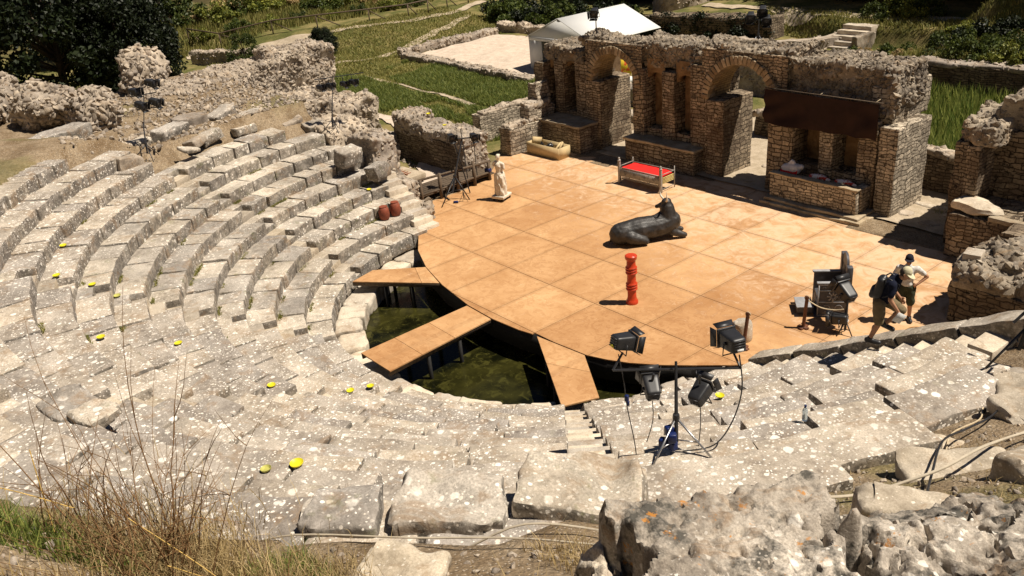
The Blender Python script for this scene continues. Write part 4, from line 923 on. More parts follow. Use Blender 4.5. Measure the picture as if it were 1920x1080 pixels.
# moss tufts in the seat joints
V = []; n_t = 0; m = MB(); rg = np.random.RandomState(12)
for k in range(60):
    w = rg.choice([0, 1, 1, 2]); i = rg.randint(2, 9 if w == 0 else 11); az = rg.uniform(*WEDGE[w]); r0 = rowr(i)-.04-.05*rg.rand(); L = rg.uniform(.15, .6); nb = int(160*L)
    a = math.radians(az)+rg.uniform(-.5, .5, nb)*L/r0; rr = r0+rg.normal(0, .025, nb)
    B_ = np.column_stack([rr*np.cos(a), rr*np.sin(a), np.full(nb, rowz(i-1)-.005)]); tp = B_+np.column_stack([rg.normal(0, .035, nb), rg.normal(0, .035, nb), rg.uniform(.03, .09, nb)]); c_ = rg.uniform(0, 6.28, nb); d = np.column_stack([np.cos(c_), np.sin(c_), 0*c_])*.014
    m.add(np.stack([B_-d, B_+d, tp], 1).reshape(-1, 3), t=np.arange(3*nb).reshape(-1, 3))
o = m.build('joint_weeds', M_grassy); tag(o, 'small green weeds growing in the joints of the seat rows', 'weeds', kind='stuff')
# ================================================================ stage lights and stands
M_blk = flat('black powder coated metal', (.018, .018, .020), .45, .0, var=.3, spec=.5)
M_gry = flat('dark grey metal', (.06, .06, .065), .4, .5, var=.2)
M_alu = flat('brushed aluminium', (.45, .45, .46), .35, .9, var=.15)
M_yel = flat('yellow plastic', (.66, .58, .02), .45, var=.12)
M_yelf = flat('faded yellow plastic', (.42, .40, .10), .7, var=.3)
M_blu = flat('blue plastic', (.004, .014, .085), .45, var=.2)
M_wht = flat('white label', (.7, .7, .68), .6, var=.1)
def vec(a, b): return Vector(b)-Vector(a)
def mk_lamp(name, label, pos, aim, s=1., group='theatre lamps on the stands', post=None, yellow=False):
    """theatre floodlight: local +X looks out of the front"""
    t = thing(name, label, 'stage light', pos, group); OFF[t.name] = (0, 0, 0)
    m = MB(); V, Q = rbox((.40*s, .30*s, .30*s), .06, .045*s, .0); k = (V[:, 0]/(.4*s)+.5)[:, None]
    V = V*np.concatenate([np.ones_like(k), .82+.18*k, .8+.2*k], 1); m.add(V, q=Q); b = m.build('housing', M_blk, t, smooth=50)
    m = MB()
    for z in np.linspace(-.09, .09, 5)*s: bx(m, -.208*s, -.196*s, -.10*s, .10*s, z-.008*s, z+.008*s)
    m.build('vent_panel', M_gry, b)
    m = MB(); bx(m, -.214*s, -.2*s, -.06*s, .05*s, -.09*s, -.045*s); m.build('label_plate', M_yel if yellow else M_wht, b)
    m = MB(); bx(m, .195*s, .23*s, -.165*s, .165*s, -.165*s, .165*s, bev=.01); m.build('front_frame', M_blk, t)
    m = MB(); bx(m, .231*s, .236*s, -.13*s, .13*s, -.13*s, .13*s); m.build('glass', M_gry, t)
    for k, (ax_, sg) in enumerate(((1, 1), (1, -1), (2, 1), (2, -1))):
        m = MB(); w = .15*s; L = .12*s; o_ = .05*s
        A = np.array([(.23*s, 0, 0), (.23*s+L*.9, 0, 0)]); V = []
        for th in (0, .006):
            for e, ww in ((0, w), (1, w*1.15)):
                for q_ in (-ww, ww):
                    p_ = [0, 0, 0]; p_[0] = .23*s+e*L*.85; p_[ax_] = sg*(.165*s+e*o_+th); p_[3-ax_] = q_; V.append(p_)
        m.add(V, q=[(0, 1, 3, 2), (4, 6, 7, 5), (0, 4, 5, 1), (2, 3, 7, 6), (0, 2, 6, 4), (1, 5, 7, 3)]); m.build('barn_door', M_blk, t)
    m = MB(); tube(m, [(0, -.17*s, .0), (0, -.19*s, -.2*s), (0, .19*s, -.2*s), (0, .17*s, 0)], .012*s, 5); m.build('yoke', M_blk, t)
    m = MB(); lathe(m, [(.03*s, 0), (.03*s, .03*s)], (0, .17*s, 0), 8, M=Matrix.Rotation(math.pi/2, 4, 'X')); m.build('knob', M_gry, t)
    d = Vector(aim).normalized(); q = d.to_track_quat('X', 'Z'); t.rotation_mode = 'QUATERNION'; t.rotation_quaternion = q
    return t
def mk_stand(name, label, base, h, spread=.45, bars=(), mat=None, mat_leg=None, n=3, rot=0., r=.022, extra=None, lean=(0, 0), group='tripod light stands'):
    """tripod stand; bars = list of point lists (absolute coordinates)"""
    mat = mat or M_blk; mat_leg = mat_leg or mat; b = Vector(base); t = thing(name, label, 'light stand', base, group)
    top = b+Vector((lean[0], lean[1], h)); hub = b+Vector((lean[0]*.35, lean[1]*.35, min(h*.42, .85)))
    m = MB(); tube(m, [b.lerp(hub, .35), hub, top], [r*1.2, r*1.2, r*.8], 7); lathe(m, [(r*1.9, -.05), (r*2.1, 0), (r*1.9, .05)], hub, 8); m.build('column', mat, t, smooth=50)
    for k in range(n):
        a = rot+k*2*math.pi/n; f = b+Vector((spread*math.cos(a), spread*math.sin(a), 0)); f.z = b.z-.02
        m = MB(); tube(m, [hub, f], [r*.7, r*.6], 6); tube(m, [hub.lerp(f, .55), b.lerp(hub, .42)], r*.45, 5); m.build('leg', mat_leg, t)
    for p_ in bars:
        m = MB(); tube(m, p_, r*.75, 6); m.build('crossbar', mat, t, smooth=50)
    return t
# near stand with four lamps
nb = (11.24, -7.9, 3.99)
cb_l = (10.52, -8.30, 4.98); cb_r = (11.42, -7.10, 4.92)
mk_stand('light_stand', 'near tripod light stand in the foreground with blue junction boxes on its foot', nb, 1.12, .50, [[(10.42, -8.15, 5.03), (11.46, -6.92, 4.93)], [(10.42, -8.15, 5.03), (10.40, -7.94, 5.19)], [(11.46, -6.92, 4.93), (11.31, -6.87, 5.07)], [(10.83, -7.84, 5.0), (10.81, -7.85, 4.9)], [(11.22, -7.42, 4.96), (11.21, -7.41, 4.82)]], M_blk, M_alu, rot=.5, lean=(-.29, .34))
mk_lamp('stage_light', 'upper left black lamp of the near stand with a yellow label', (10.40, -7.94, 5.35), (.25, .95, -.25), .70, yellow=True)
mk_lamp('stage_light', 'upper right dark grey lamp of the near stand beside the white column drum', (11.30, -6.87, 5.23), (-.75, .3, -.05), .80)
mk_lamp('stage_light', 'lower left black lamp hanging from the near stand over the pond edge', (10.80, -7.85, 4.79), (-.75, .55, .45), .72)
mk_lamp('stage_light', 'lower right black lamp hanging from the near stand above the pale slabs', (11.21, -7.41, 4.67), (-.1, .95, .5), .72)
t = thing('junction_box', 'dark blue cable junction boxes piled at the foot of the near light stand', 'cable boxes', (11.2, -7.95, 4.05))
for k, (dx, dy, dz) in enumerate(((0, 0, 0), (-.1, -.06, .02), (.02, -.03, .14), (-.08, .03, .17))):
    m = MB(); box(m, (11.18+dx, -7.9+dy, 4.12+dz), (.11, .1, .13), .4*k, seg=.05, bev=.02); m.build('plug_box', M_blu, t, smooth=50)
m = MB(); box(m, (10.55, -8.05, 4.62), (.05, .05, .09), .3, bev=.01, seg=.03); box(m, (10.56, -8.04, 4.54), (.035, .035, .07), .3, bev=.01, seg=.03); o = m.build('cable_connector', M_blu); tag(o, 'blue cable connector hanging left of the near light stand', 'connector')
def cable(name, label, pts, r, mat, cat='cable', sub=6, group=None):
    P_ = []; pts = [Vector(p) for p in pts]
    for i in range(len(pts)-1):
        p0 = pts[max(i-1, 0)]; p1 = pts[i]; p2 = pts[i+1]; p3 = pts[min(i+2, len(pts)-1)]
        for k in range(sub):
            u = k/sub; P_.append(.5*((2*p1)+(p2-p0)*u+(2*p0-5*p1+4*p2-p3)*u*u+(3*p1-p0-3*p2+p3)*u**3))
    P_.append(pts[-1]); m = MB(); tube(m, P_, r, 6); o = m.build(name, mat, smooth=60); tag(o, label, cat, group); return o
cable('cable', 'black cable falling through the blue connector left of the near stand', [(10.40, -8.02, 5.2), (10.5, -8.04, 4.85), (10.56, -8.06, 4.5), (10.7, -8.1, 4.1), (10.78, -8.14, 3.85)], .007, M_blk)
cable('cable', 'black cable drooping from the upper right lamp to the near stand foot', [(11.42, -6.9, 5.1), (11.55, -7.0, 4.7), (11.6, -7.25, 4.35), (11.55, -7.55, 4.12), (11.3, -7.85, 4.06)], .009, M_blk)
cable('cable', 'thin black cable hanging from the lower left lamp of the near stand', [(10.85, -7.9, 4.7), (10.9, -7.95, 4.4), (10.88, -8.05, 4.1)], .006, M_blk)
cable('cable', 'thin black cable hanging from the lower right lamp of the near stand', [(11.25, -7.45, 4.6), (11.3, -7.5, 4.3), (11.35, -7.6, 4.03)], .006, M_blk)
# far left stand
mk_stand('light_stand', 'tripod stand with four black lamps on the left terrace by the rubble boulders', (-11.4, -7.12, 3.6), 1.05, .5, [[(-11.79, -6.86, 4.6), (-12.2, -6.5, 5.45)], [(-12.45, -6.85, 5.42), (-11.85, -6.2, 5.5)], [(-12.35, -6.8, 5.0), (-11.75, -6.25, 5.05)]], M_gry, lean=(-.4, .25))
for p_, a_, l_ in (((-12.08, -6.25, 5.80), (.6, .5, -.2), 'upper right lamp of the left terrace stand before a rubble lump'), ((-12.36, -6.74, 5.58), (.7, .4, -.1), 'upper left lamp of the left terrace stand below the dark tree'), ((-12.07, -6.74, 5.18), (.8, .5, -.3), 'lower left lamp of the left terrace stand'), ((-11.80, -6.36, 5.24), (.8, .6, -.3), 'lower right lamp of the left terrace stand')): mk_lamp('stage_light', l_, p_, a_, .78)
# second left stand with a long bar
mk_stand('light_stand', 'slim tripod stand with a long bar beside the square end of the rubble wall', (-11.32, -.52, 2.92), .95, .42, [[(-11.55, -.25, 3.75), (-11.85, .1, 4.7)], [(-12.3, -.42, 4.68), (-11.2, 1.05, 4.76)]], M_gry, lean=(-.25, .28))
for p_, l_ in (((-12.09, -.34, 4.42), 'outer left lamp under the long bar beside the rubble wall end'), ((-11.88, -.06, 4.45), 'second lamp from the left under the long bar beside the rubble wall end'), ((-11.56, .35, 4.46), 'third lamp from the left under the long bar, above the grass field'), ((-11.36, .62, 4.50), 'rightmost lamp under the long bar, above the grass field')):
    mk_lamp('stage_light', l_, p_, (.9, .3, -.1), .62)
    m = MB(); tube(m, [(p_[0], p_[1], p_[2]+.08), (p_[0], p_[1], 4.72)], .012, 5); o = m.build('lamp_hanger', M_blk); tag(o, 'rod holding the '+l_.split(' under')[0]+' to the long bar', 'rod', 'rods under the long bar')
# stand at the left edge of the stage
mk_stand('light_stand', 'tall black stand with crossed legs at the timber railing left of the stage', (-8.35, 2.3, 0), 2.1, .7, [[(-8.95, 2.95, 2.12), (-8.45, 3.75, 2.1)], [(-8.5, 3.3, 0.02), (-8.9, 3.1, 2.1)]], M_blk, r=.035, lean=(-.4, 1.1), rot=.9)
mk_stand('light_stand', 'short black microphone tripod on the deck at the foot of the railing', (-7.95, 2.6, 0), .75, .22, [], M_blk, r=.012, rot=.2)
cable('pole', 'thin upright black pole behind the railing left of the stage', [(-9.3, 4.3, 0), (-9.3, 4.3, 2.0)], .018, M_blk, 'pole')
cable('pole', 'thin leaning black pole behind the railing left of the stage', [(-9.1, 3.7, 0), (-9.5, 3.9, 2.2)], .018, M_blk, 'pole')
for p_, l_ in (((-8.98, 3.05, 2.2), 'left black lamp on the tall stand by the timber railing'), ((-8.48, 3.72, 2.14), 'right black lamp on the tall stand by the timber railing')): mk_lamp('stage_light', l_, p_, (.8, -.2, -.1), .8)
m = MB(); box(m, (-9.15, 4.75, .42), (.28, .22, .2), .4, bev=.06, seg=.05, amp=.03); o = m.build('blue_bag', M_blu, smooth=60); tag(o, 'small bright blue bag on the timber walkway by the railing', 'bag')
m = MB(); box(m, (-8.05, 2.3, .05), (.2, .12, .09), .8, bev=.03, seg=.05, amp=.02); o = m.build('blue_bag', M_blu, smooth=60); tag(o, 'small blue pouch on the deck beside the microphone tripod', 'bag')
# stands on top of the stage building
mk_stand('light_stand', 'tripod with one round lamp standing on the wall top left, before the white tent', (-8.85, 10.75, 4.42), 1.0, .38, [], M_gry)
mk_lamp('stage_light', 'single lamp above the left arch in front of the white tent roof', (-9.0, 10.85, 5.5), (.5, -.9, -.3), 1.)
mk_stand('light_stand', 'silver legged tripod on the wall top above the right arch', (-1.85, 11.95, 4.5), .95, .4, [[(-2.3, 12.1, 5.35), (-1.85, 12.6, 5.35)]], M_gry, M_alu)
for p_, l_ in (((-2.34, 12.15, 5.5), 'left lamp of the cluster above the right arch'), ((-2.12, 12.55, 5.66), 'top lamp of the cluster above the right arch'), ((-1.9, 12.5, 5.36), 'lower right lamp of the cluster above the right arch')): mk_lamp('stage_light', l_, p_, (.5, -.8, -.35), .85)
# stand beside the throne
mk_stand('light_stand', 'low black two-post stand beside the carved throne', (7.6, 2.58, 0), .85, .22, [[(7.42, 2.72, 0), (7.4, 2.95, .7)]], M_blk, r=.025, lean=(-.1, .2))
mk_lamp('stage_light', 'black lamp tilted on top of the low stand beside the throne', (7.34, 2.98, .92), (-.6, .2, .35), 1.15)
mk_lamp('stage_light', 'black lamp with open doors low on the stand beside the throne', (7.42, 2.62, .38), (-.8, -.3, -.1), .9)
# stand at the right edge
mk_stand('light_stand', 'black stand at the right edge throwing lamp shadows on the pale slabs', (13.05, -2.45, 3.65), 1.3, .45, [[(12.9, -2.3, 4.2), (13.6, -1.2, 5.5)]], M_blk, r=.03, lean=(.1, .5))
for p_, l_ in (((13.6, -1.0, 5.6), 'upper lamp of the stand at the right edge'), ((13.9, -1.9, 5.4), 'second lamp of the stand at the right edge')): mk_lamp('stage_light', l_, p_, (-.9, .1, -.2), 1.)
# ================================================================ props on the deck
# statue of an armless draped woman
SKIN_OK = True
def blend(name, caps, mat, parent, voxel=.012, smooth_it=4, fac=.5, disp=None, extra=None):
    """one continuous skin round tapered capsules (p0, p1, r0, r1) or ellipsoids (c, (rx,ry,rz), rot)"""
    m = MB(); V0, T0 = ICO[3]; V2, T2 = ICO[2]
    for c in caps:
        if len(c) == 4:
            p0, p1, r0, r1 = c; p0 = np.array(p0, float); p1 = np.array(p1, float); L = np.linalg.norm(p1-p0)
            n = max(2, int(L/max(.25*min(r0, r1), .006)))
            n = min(n, 14)
            q = Vector(p1-p0).to_track_quat('Z', 'Y') if L > 1e-6 else Quaternion(); Mq = np.array(q.to_matrix())
            k = 14; a = np.arange(k)*2*math.pi/k; ring = []
            for i in range(n+1):
                f = i/n; r = r0+(r1-r0)*f; ring.append(np.column_stack([r*np.cos(a), r*np.sin(a), np.full(k, f*L)])@Mq.T+p0)
            V = np.concatenate(ring); Q = [(i*k+j, i*k+(j+1) % k, (i+1)*k+(j+1) % k, (i+1)*k+j) for i in range(n) for j in range(k)]
            V = np.vstack([V, p0, p1]); T = [((n+1)*k, (j+1) % k, j) for j in range(k)]+[((n+1)*k+1, n*k+j, n*k+(j+1) % k) for j in range(k)]
            m.add(V, q=Q, t=T); Vs, Ts = (V2, T2); m.add(Vs*r0+p0, t=Ts); m.add(Vs*r1+p1, t=Ts)
        else:
            c0, s, e = c; V = V0*np.array(s); V = V@np.array(Euler(e).to_matrix()).T; m.add(V+np.array(c0, float), t=T0)
    me = m.mesh('tmp'); o = bpy.data.objects.new('tmp', me); COL.objects.link(o)
    r = o.modifiers.new('r', 'REMESH'); r.mode = 'VOXEL'; r.voxel_size = voxel
    s = o.modifiers.new('s', 'SMOOTH'); s.factor = fac; s.iterations = smooth_it
    dg = bpy.context.evaluated_depsgraph_get(); me2 = bpy.data.meshes.new_from_object(o.evaluated_get(dg)); bpy.data.objects.remove(o); 
    me2.name = name
    if disp is not None:
        n = len(me2.vertices); co = np.zeros(n*3); me2.vertices.foreach_get('co', co); co = co.reshape(-1, 3); no = np.zeros(n*3); me2.vertices.foreach_get('normal', no); no = no.reshape(-1, 3)
        me2.vertices.foreach_set('co', disp(co, no).ravel())
    me2.shade_smooth(); me2.materials.clear()
    ob = bpy.data.objects.new(name, me2); COL.objects.link(ob); ob.data.materials.append(mat)
    if parent is not None:
        ob.parent = parent
    return ob
M_stat = flat('painted white plaster', (.66, .58, .46), .6, var=.15, scale=6)
st = thing('statue', 'white armless statue of a draped woman on a low wheeled plinth', 'statue', (-6.95, 3.62, 0), rz=math.radians(-70))
def drape(co, no):
    z = co[:, 2]; a = np.arctan2(co[:, 1], co[:, 0]); k = sst(1.02, .9, z)*sst(.1, .2, z)
    f = np.sin(a*7+z*9+fbm(co*4, 2)*2.5)*.018+np.sin(a*13-z*14+fbm(co*6+4, 2)*2)*.008
    return co+no*(f*k)[:, None]
st_b = blend('figure', [((.02, .0, .2), (.0, .02, .95), .23, .19), ((.10, .10, .2), (.05, .08, .9), .15, .15), ((-.02, -.12, .2), (-.02, -.1, .9), .13, .15), ((0, 0, .95), (0, .01, 1.12), .165, .135), ((0, .01, 1.12), (.0, -.01, 1.32), .135, .15),
    ((.0, .12, 1.38), (.0, -.14, 1.42), .075, .075), ((.09, .07, 1.29), (.09, .071, 1.29), .05, .05), ((.09, -.07, 1.31), (.09, -.071, 1.31), .05, .05), ((0, .18, 1.37), (.02, .21, 1.22), .06, .05), ((0, -.19, 1.40), (.02, -.22, 1.30), .06, .05),
    ((0, 0, 1.42), (.01, -.01, 1.56), .055, .05), ((.015, -.01, 1.64), (.085, .08, .115), (0, 0, 0)), ((.09, -.01, 1.63), (.11, -.01, 1.60), .014, .014), ((-.08, -.01, 1.68), (-.11, -.01, 1.67), .05, .04)], M_stat, st, .014, 3, disp=drape)
m = MB(); box(m, (0, 0, .16), (.62, .52, .1), 0, seg=.2, bev=.015); m.build('plinth', M_stat, st, local=True)
for sx in (-.24, .24):
    for sy in (-.2, .2):
        m = MB(); lathe(m, [(.045, -.02), (.045, .02)], (sx, sy, .05), 10, M=Matrix.Rotation(math.pi/2, 4, 'X')); m.build('wheel', M_blk, st, local=True)
# bull
M_bull = flat('blackened bronze', (.030, .027, .025), .5, .1, var=.75, scale=5, spec=.5, bump=.05)
bu = thing('bull_statue', 'reclining black bull sculpture with thin horns on the deck', 'statue', (-.1, 4.1, 0), rz=math.atan2(1.55, .85))
def rough_(co, no): return co+no*(fbm(co*3.2, 3)*.016)[:, None]
blend('body', [((.5, .02, .72), (.2, .0, .70), .2, .12), ((-.95, 0, .36), (-.3, 0, .42), .35, .38), ((-.3, 0, .42), (.4, 0, .44), .38, .36), ((.4, 0, .44), (.72, .0, .55), .36, .33), ((.65, 0, .6), (.62, .03, .98), .31, .23), ((.62, .03, .98), (.60, .05, 1.14), .21, .17),
    ((.60, .06, 1.14), (.42, .22, 1.02), .125, .075), ((.42, .22, 1.02), (.36, .27, .98), .07, .062),
    ((.7, .2, .22), (1.15, .22, .12), .13, .09), ((1.15, .22, .12), (.85, .3, .08), .09, .075), ((.7, -.2, .25), (1.1, -.26, .1), .13, .08), ((-.7, .28, .3), (-.2, .42, .16), .24, .14), ((-.2, .42, .16), (-.6, .5, .09), .12, .08), ((-.7, -.28, .3), (-.25, -.4, .14), .22, .12), ((-1.2, -.05, .4), (-1.25, .1, .12), .05, .03),
    ((-.8, .0, .66), (-.1, .0, .74), .07, .06)], M_bull, bu, .024, 3, disp=rough_)
for sg in (1, -1):
    m = MB(); c_ = (.56, .06+sg*.10, 1.22); tube(m, [c_, (.52, .06+sg*.28, 1.30), (.50, .06+sg*.33, 1.44), (.52, .06+sg*.25, 1.60)], [.036, .03, .02, .006], 7); m.build('horn', M_stat, bu, local=True, smooth=60)
# red column
M_red = flat('glossy red paint', (.50, .045, .012), .3, var=.18, spec=.5)
rc = thing('red_column', 'slender glossy red turned wooden column standing alone on the deck', 'column', (2.5, .52, 0))
pr = [(.165, 0), (.17, .03), (.165, .08), (.15, .1), (.135, .13), (.12, .2), (.12, .4), (.135, .42)]
for z in (.42, .50, .57): pr += [(.155, z), (.16, z+.03), (.14, z+.055)]
pr += [(.125, .66), (.118, .85), (.13, .9)]
for z in (.90, .98, 1.05): pr += [(.155, z), (.16, z+.03), (.14, z+.055)]
pr += [(.125, 1.14), (.12, 1.28), (.15, 1.31), (.165, 1.35), (.165, 1.41), (.15, 1.425)]
m = MB(); lathe(m, pr, (2.5, .52, 0), 28); m.build('shaft', M_red, rc, smooth=35)
m = MB(); lathe(m, [(.14, 1.425), (.13, 1.432)], (2.5, .52, 0), 24); m.build('cap', M_red, rc, smooth=35)
# bed with red cover
M_cloth = flat('red cloth', (.72, .012, .008), .85, var=.15, scale=5, bump=.02)
M_silv = flat('silvery carved wood', (.30, .27, .235), .55, .2, var=.4, scale=30, bump=.01)
M_ochre = flat('straw coloured slats', (.55, .42, .16), .8, var=.25)
bd = thing('bed', 'silver framed couch with a bright red cover before the stage front', 'bed', (-3.68, 7.95, 0), rz=math.radians(2))
OFF[bd.name] = (0, 0, 0)
m = MB(); bx(m, -.93, .93, -.36, .36, .50, .62, seg=.08, bev=.035, amp=.012, fr=5); m.build('red_cover', M_cloth, bd, smooth=60, local=True)
for sx, hh_ in ((-1, 1.02), (1, 1.02)):
    m = MB(); bx(m, sx*.99-.045, sx*.99+.045, -.44, -.35, 0, .86, bev=.01); lathe(m, [(.05, .86), (.07, .9), (.03, .95), (.045, .98), (.01, hh_)], (sx*.99, -.395, 0), 10); m.build('leg', M_silv, bd, local=True, smooth=40)
    m = MB(); tube(m, [(sx*.99, .38, 0), (sx*.99, .38, .82)], .02, 6); m.build('leg', M_silv, bd, local=True)
    m = MB(); tube(m, [(sx*.99, -.38, .66), (sx*.99, .38, .66)], .018, 6); m.build('end_rail', M_silv, bd, local=True)
m = MB(); bx(m, -.95, .95, -.415, -.39, .30, .58)
for k in range(5): bx(m, -.95+.46*k, -.92+.46*k, -.425, -.39, .28, .60)
for k in range(4):
    for j in range(6): a = j*math.pi/3; tube(m, [(-.71+.46*k, -.42, .44), (-.71+.46*k+.09*math.cos(a), -.42, .44+.09*math.sin(a))], .012, 4)
m.build('carved_side', M_silv, bd, local=True)
m = MB()
for k in range(30): bx(m, -.93+.064*k, -.90+.064*k, -.41, -.395, .19, .29)
m.build('fringe_rail', M_silv, bd, local=True)
m = MB(); tube(m, [(-.99, -.395, .62), (.99, -.395, .62)], .02, 6); tube(m, [(-.99, .38, .64), (.99, .38, .64)], .018, 6); tube(m, [(-.99, -.35, .12), (-.99, .35, .12)], .015, 5); tube(m, [(.99, -.35, .12), (.99, .35, .12)], .015, 5); m.build('side_rail', M_silv, bd, local=True)
m = MB()
for k in range(5): bx(m, .95, .98, -.36+.02, .36, .30+.05*k, .335+.05*k)
m.build('end_slats', M_ochre, bd, local=True)
# wooden crate with props
M_crate = flat('pale plywood', (.56, .42, .22), .7, var=.12, scale=3)
cr = thing('wooden_crate', 'long open pale plywood crate at the left end of the stage front', 'crate', (-9.63, 8.38, 0), rz=math.radians(2)); OFF[cr.name] = (0, 0, 0)
m = MB(); bx(m, -.98, .98, -.34, -.32, .0, .5); m.build('side_panel', M_crate, cr, local=True)
m = MB(); bx(m, -.98, .98, .32, .34, .0, .5); m.build('side_panel', M_crate, cr, local=True)
m = MB(); bx(m, .96, .98, -.319, .319, .0, .5); m.build('end_panel', M_crate, cr, local=True)
m = MB(); bx(m, -.98, -.96, -.319, .319, .0, .5); m.build('end_panel', M_crate, cr, local=True)
m = MB(); bx(m, -.955, .955, -.315, .315, .02, .04); m.build('floor_panel', M_crate, cr, local=True)
rg = np.random.RandomState(3); m = MB(); stones(m, np.column_stack([rg.uniform(-.4, .35, 14)-9.63, rg.uniform(-.2, .2, 14)+8.38, rg.uniform(.25, .5, 14)]), .12, rg, 1); o = m.build('crate_load', flat('black plastic sheet', (.02, .02, .022), .25, var=.5), smooth=60); tag(o, 'crumpled glossy black sheet heaped inside the plywood crate', 'black sheet')
for k, (x, z, a) in enumerate(((.55, .42, .6), (.72, .44, .9), (-.75, .5, -.3))):
    m = MB(); box(m, (-9.63+x, 8.42, z), (.07, .5, .07 if k < 2 else .3), 0, tilt=(a, 0, 0)); o = m.build('loose_board', M_crate); tag(o, ['right leaning board sticking out of the plywood crate', 'rightmost board sticking out of the plywood crate', 'broad board at the left end inside the plywood crate'][k], 'board')
# throne
M_thr = flat('dark grey painted wood', (.085, .085, .095), .5, var=.25, scale=10, spec=.4); M_thrl = flat('light grey relief paint', (.30, .30, .31), .6, var=.2)
th_ = thing('throne', 'dark grey carved wooden throne with a rounded back on the right of the deck', 'throne', (6.60, 3.50, 0), rz=math.radians(221)); OFF[th_.name] = (0, 0, 0)
def tb(name, *a, mat=M_thr, **k):
    m = MB(); bx(m, *a, bev=.012, seg=.3); return m.build(name, mat, th_, local=True, smooth=30)
sidep = []
for sg in (1, -1):
    s_ = tb('arm_side', -.36, .36, sg*.36-.045, sg*.36+.045, .03, .92); tb('arm_top', -.36, .40, sg*.36-.06, sg*.36+.06, .92, .96, mat=M_thrl)
    if sg == 1:
        m = MB(); y_ = .36+.052
        for z in (.42, .74, .9, .05): bx(m, -.35, .35, y_-.008, y_+.006, z-.012, z+.012)
        for x in (-.35, .35): bx(m, x-.012, x+.012, y_-.008, y_+.006, .05, .9)
        for j in range(8): a = j*math.pi/4; box(m, (.09*math.cos(a), y_, .58+.09*math.sin(a)), (.11, .012, .035), 0, tilt=(0, -a, 0))
        for cx_, sg2 in ((-.15, 1), (.15, -1)):
            tube(m, [(cx_+sg2*.0+.09*math.cos(u), y_, .25+.09*math.sin(u)) for u in np.linspace(0, 5.2, 12)], .012, 4)
        for k in range(6): tube(m, [(-.28+.1*k+.04*math.cos(u), y_, .82+.03*math.sin(u)) for u in np.linspace(0, 4, 6)], .009, 4)
        m.build('relief', M_thrl, s_, local=True)
tb('seat', -.3, .34, -.31, .31, .40, .48); tb('seat_front', .30, .35, -.31, .31, .03, .40)
tb('back_panel', -.36, -.30, -.31, .31, .48, 1.3)
for sg in (1, -1): tb('back_post', -.42, -.28, sg*.36-.09, sg*.36+.09, .92, 1.38 if sg == 1 else 1.46)
V = MB(); lathe(V, [(.27, -.03), (.27, .03)], (-.33, 0, 1.32), 28, M=Matrix.Rotation(math.pi/2, 4, 'Y')); V.build('round_top', M_thr, th_, local=True, smooth=40)
tb('footstep', .42, .82, -.28, .28, .03, .2); tb('footstep_top', .42, .84, -.3, .3, .2, .225, mat=M_thrl)
tb('base', -.42, .42, -.43, .43, 0, .03)
# rope posts
M_rope = flat('pale rope', (.5, .4, .26), .9, var=.2); M_post = flat('reddish brown post', (.13, .05, .025), .6, var=.3)
for (x, y, h_, lx, ly, l_) in ((6.67, 2.25, .88, .03, .05, 'reddish brown rope post beside the throne footstep'), (6.2, .46, .95, .02, .12, 'brown rope post in front of the white column drum')):
    p_ = thing('rope_post', l_, 'rope post', (x, y, 0), 'reddish brown rope posts')
    m = MB(); tube(m, [(x, y, .03), (x+lx, y+ly, h_)], .045, 8); m.build('post', M_post, p_, smooth=50)
    m = MB(); bx(m, x-.14, x+.14, y-.05, y+.05, 0, .04); bx(m, x-.05, x+.05, y-.14, y+.14, 0.002, .045); m.build('foot', M_post, p_)
    m = MB(); tube(m, [(x+lx+.07*math.cos(u), y+ly, h_-.06+.07*math.sin(u)) for u in np.linspace(0, 5.6, 10)], .012, 5); m.build('rope_loop', M_rope, p_)
cable('rope', 'sagging pale rope from the rope post to the stand beside the throne', [(6.7, 2.3, .78), (7.0, 2.42, .62), (7.3, 2.55, .60), (7.5, 2.62, .66)], .014, M_rope, 'rope')
m = MB(); lathe(m, [(.235, 0), (.25, .02), (.24, .2), (.245, .4), (.22, .46), (.1, .475)], (5.88, .84, 0), 26); V = m.V(); V[:, 2] += np.where(V[:, 2] > .3, fbm(V*6, 3)*.03, 0); V[:, :2] += fbm(V*5, 3)[:, None]*.008; m.setV(V)
o = m.build('column_drum', M_white, smooth=40); tag(o, 'short white broken column drum standing on the deck edge', 'column drum')
# jars
M_clay = flat('red brown clay', (.22, .055, .028), .65, var=.35, scale=7, spec=.35, bump=.02)
for (x, y, h_, l_) in ((-7.62, -1.02, .47, 'left and lower red brown clay jar on the seats by the white steps'), (-7.62, -.56, .50, 'right red brown clay jar on the seats by the white steps')):
    j = thing('clay_jar', l_, 'jar', (x, y, rowz(2)), 'clay jars on the seats'); OFF[j.name] = (0, 0, 0)
    m = MB(); lathe(m, [(.14, 0), (.17, .04), (.19, h_*.35), (.185, h_*.7), (.15, h_*.9), (.13, h_*.94)], (0, 0, 0), 22); m.build('body', M_clay, j, local=True, smooth=50)
    m = MB(); lathe(m, [(.135, h_*.93), (.14, h_), (.05, h_+.01)], (0, 0, 0), 22); m.build('lid', M_clay, j, local=True, smooth=50)
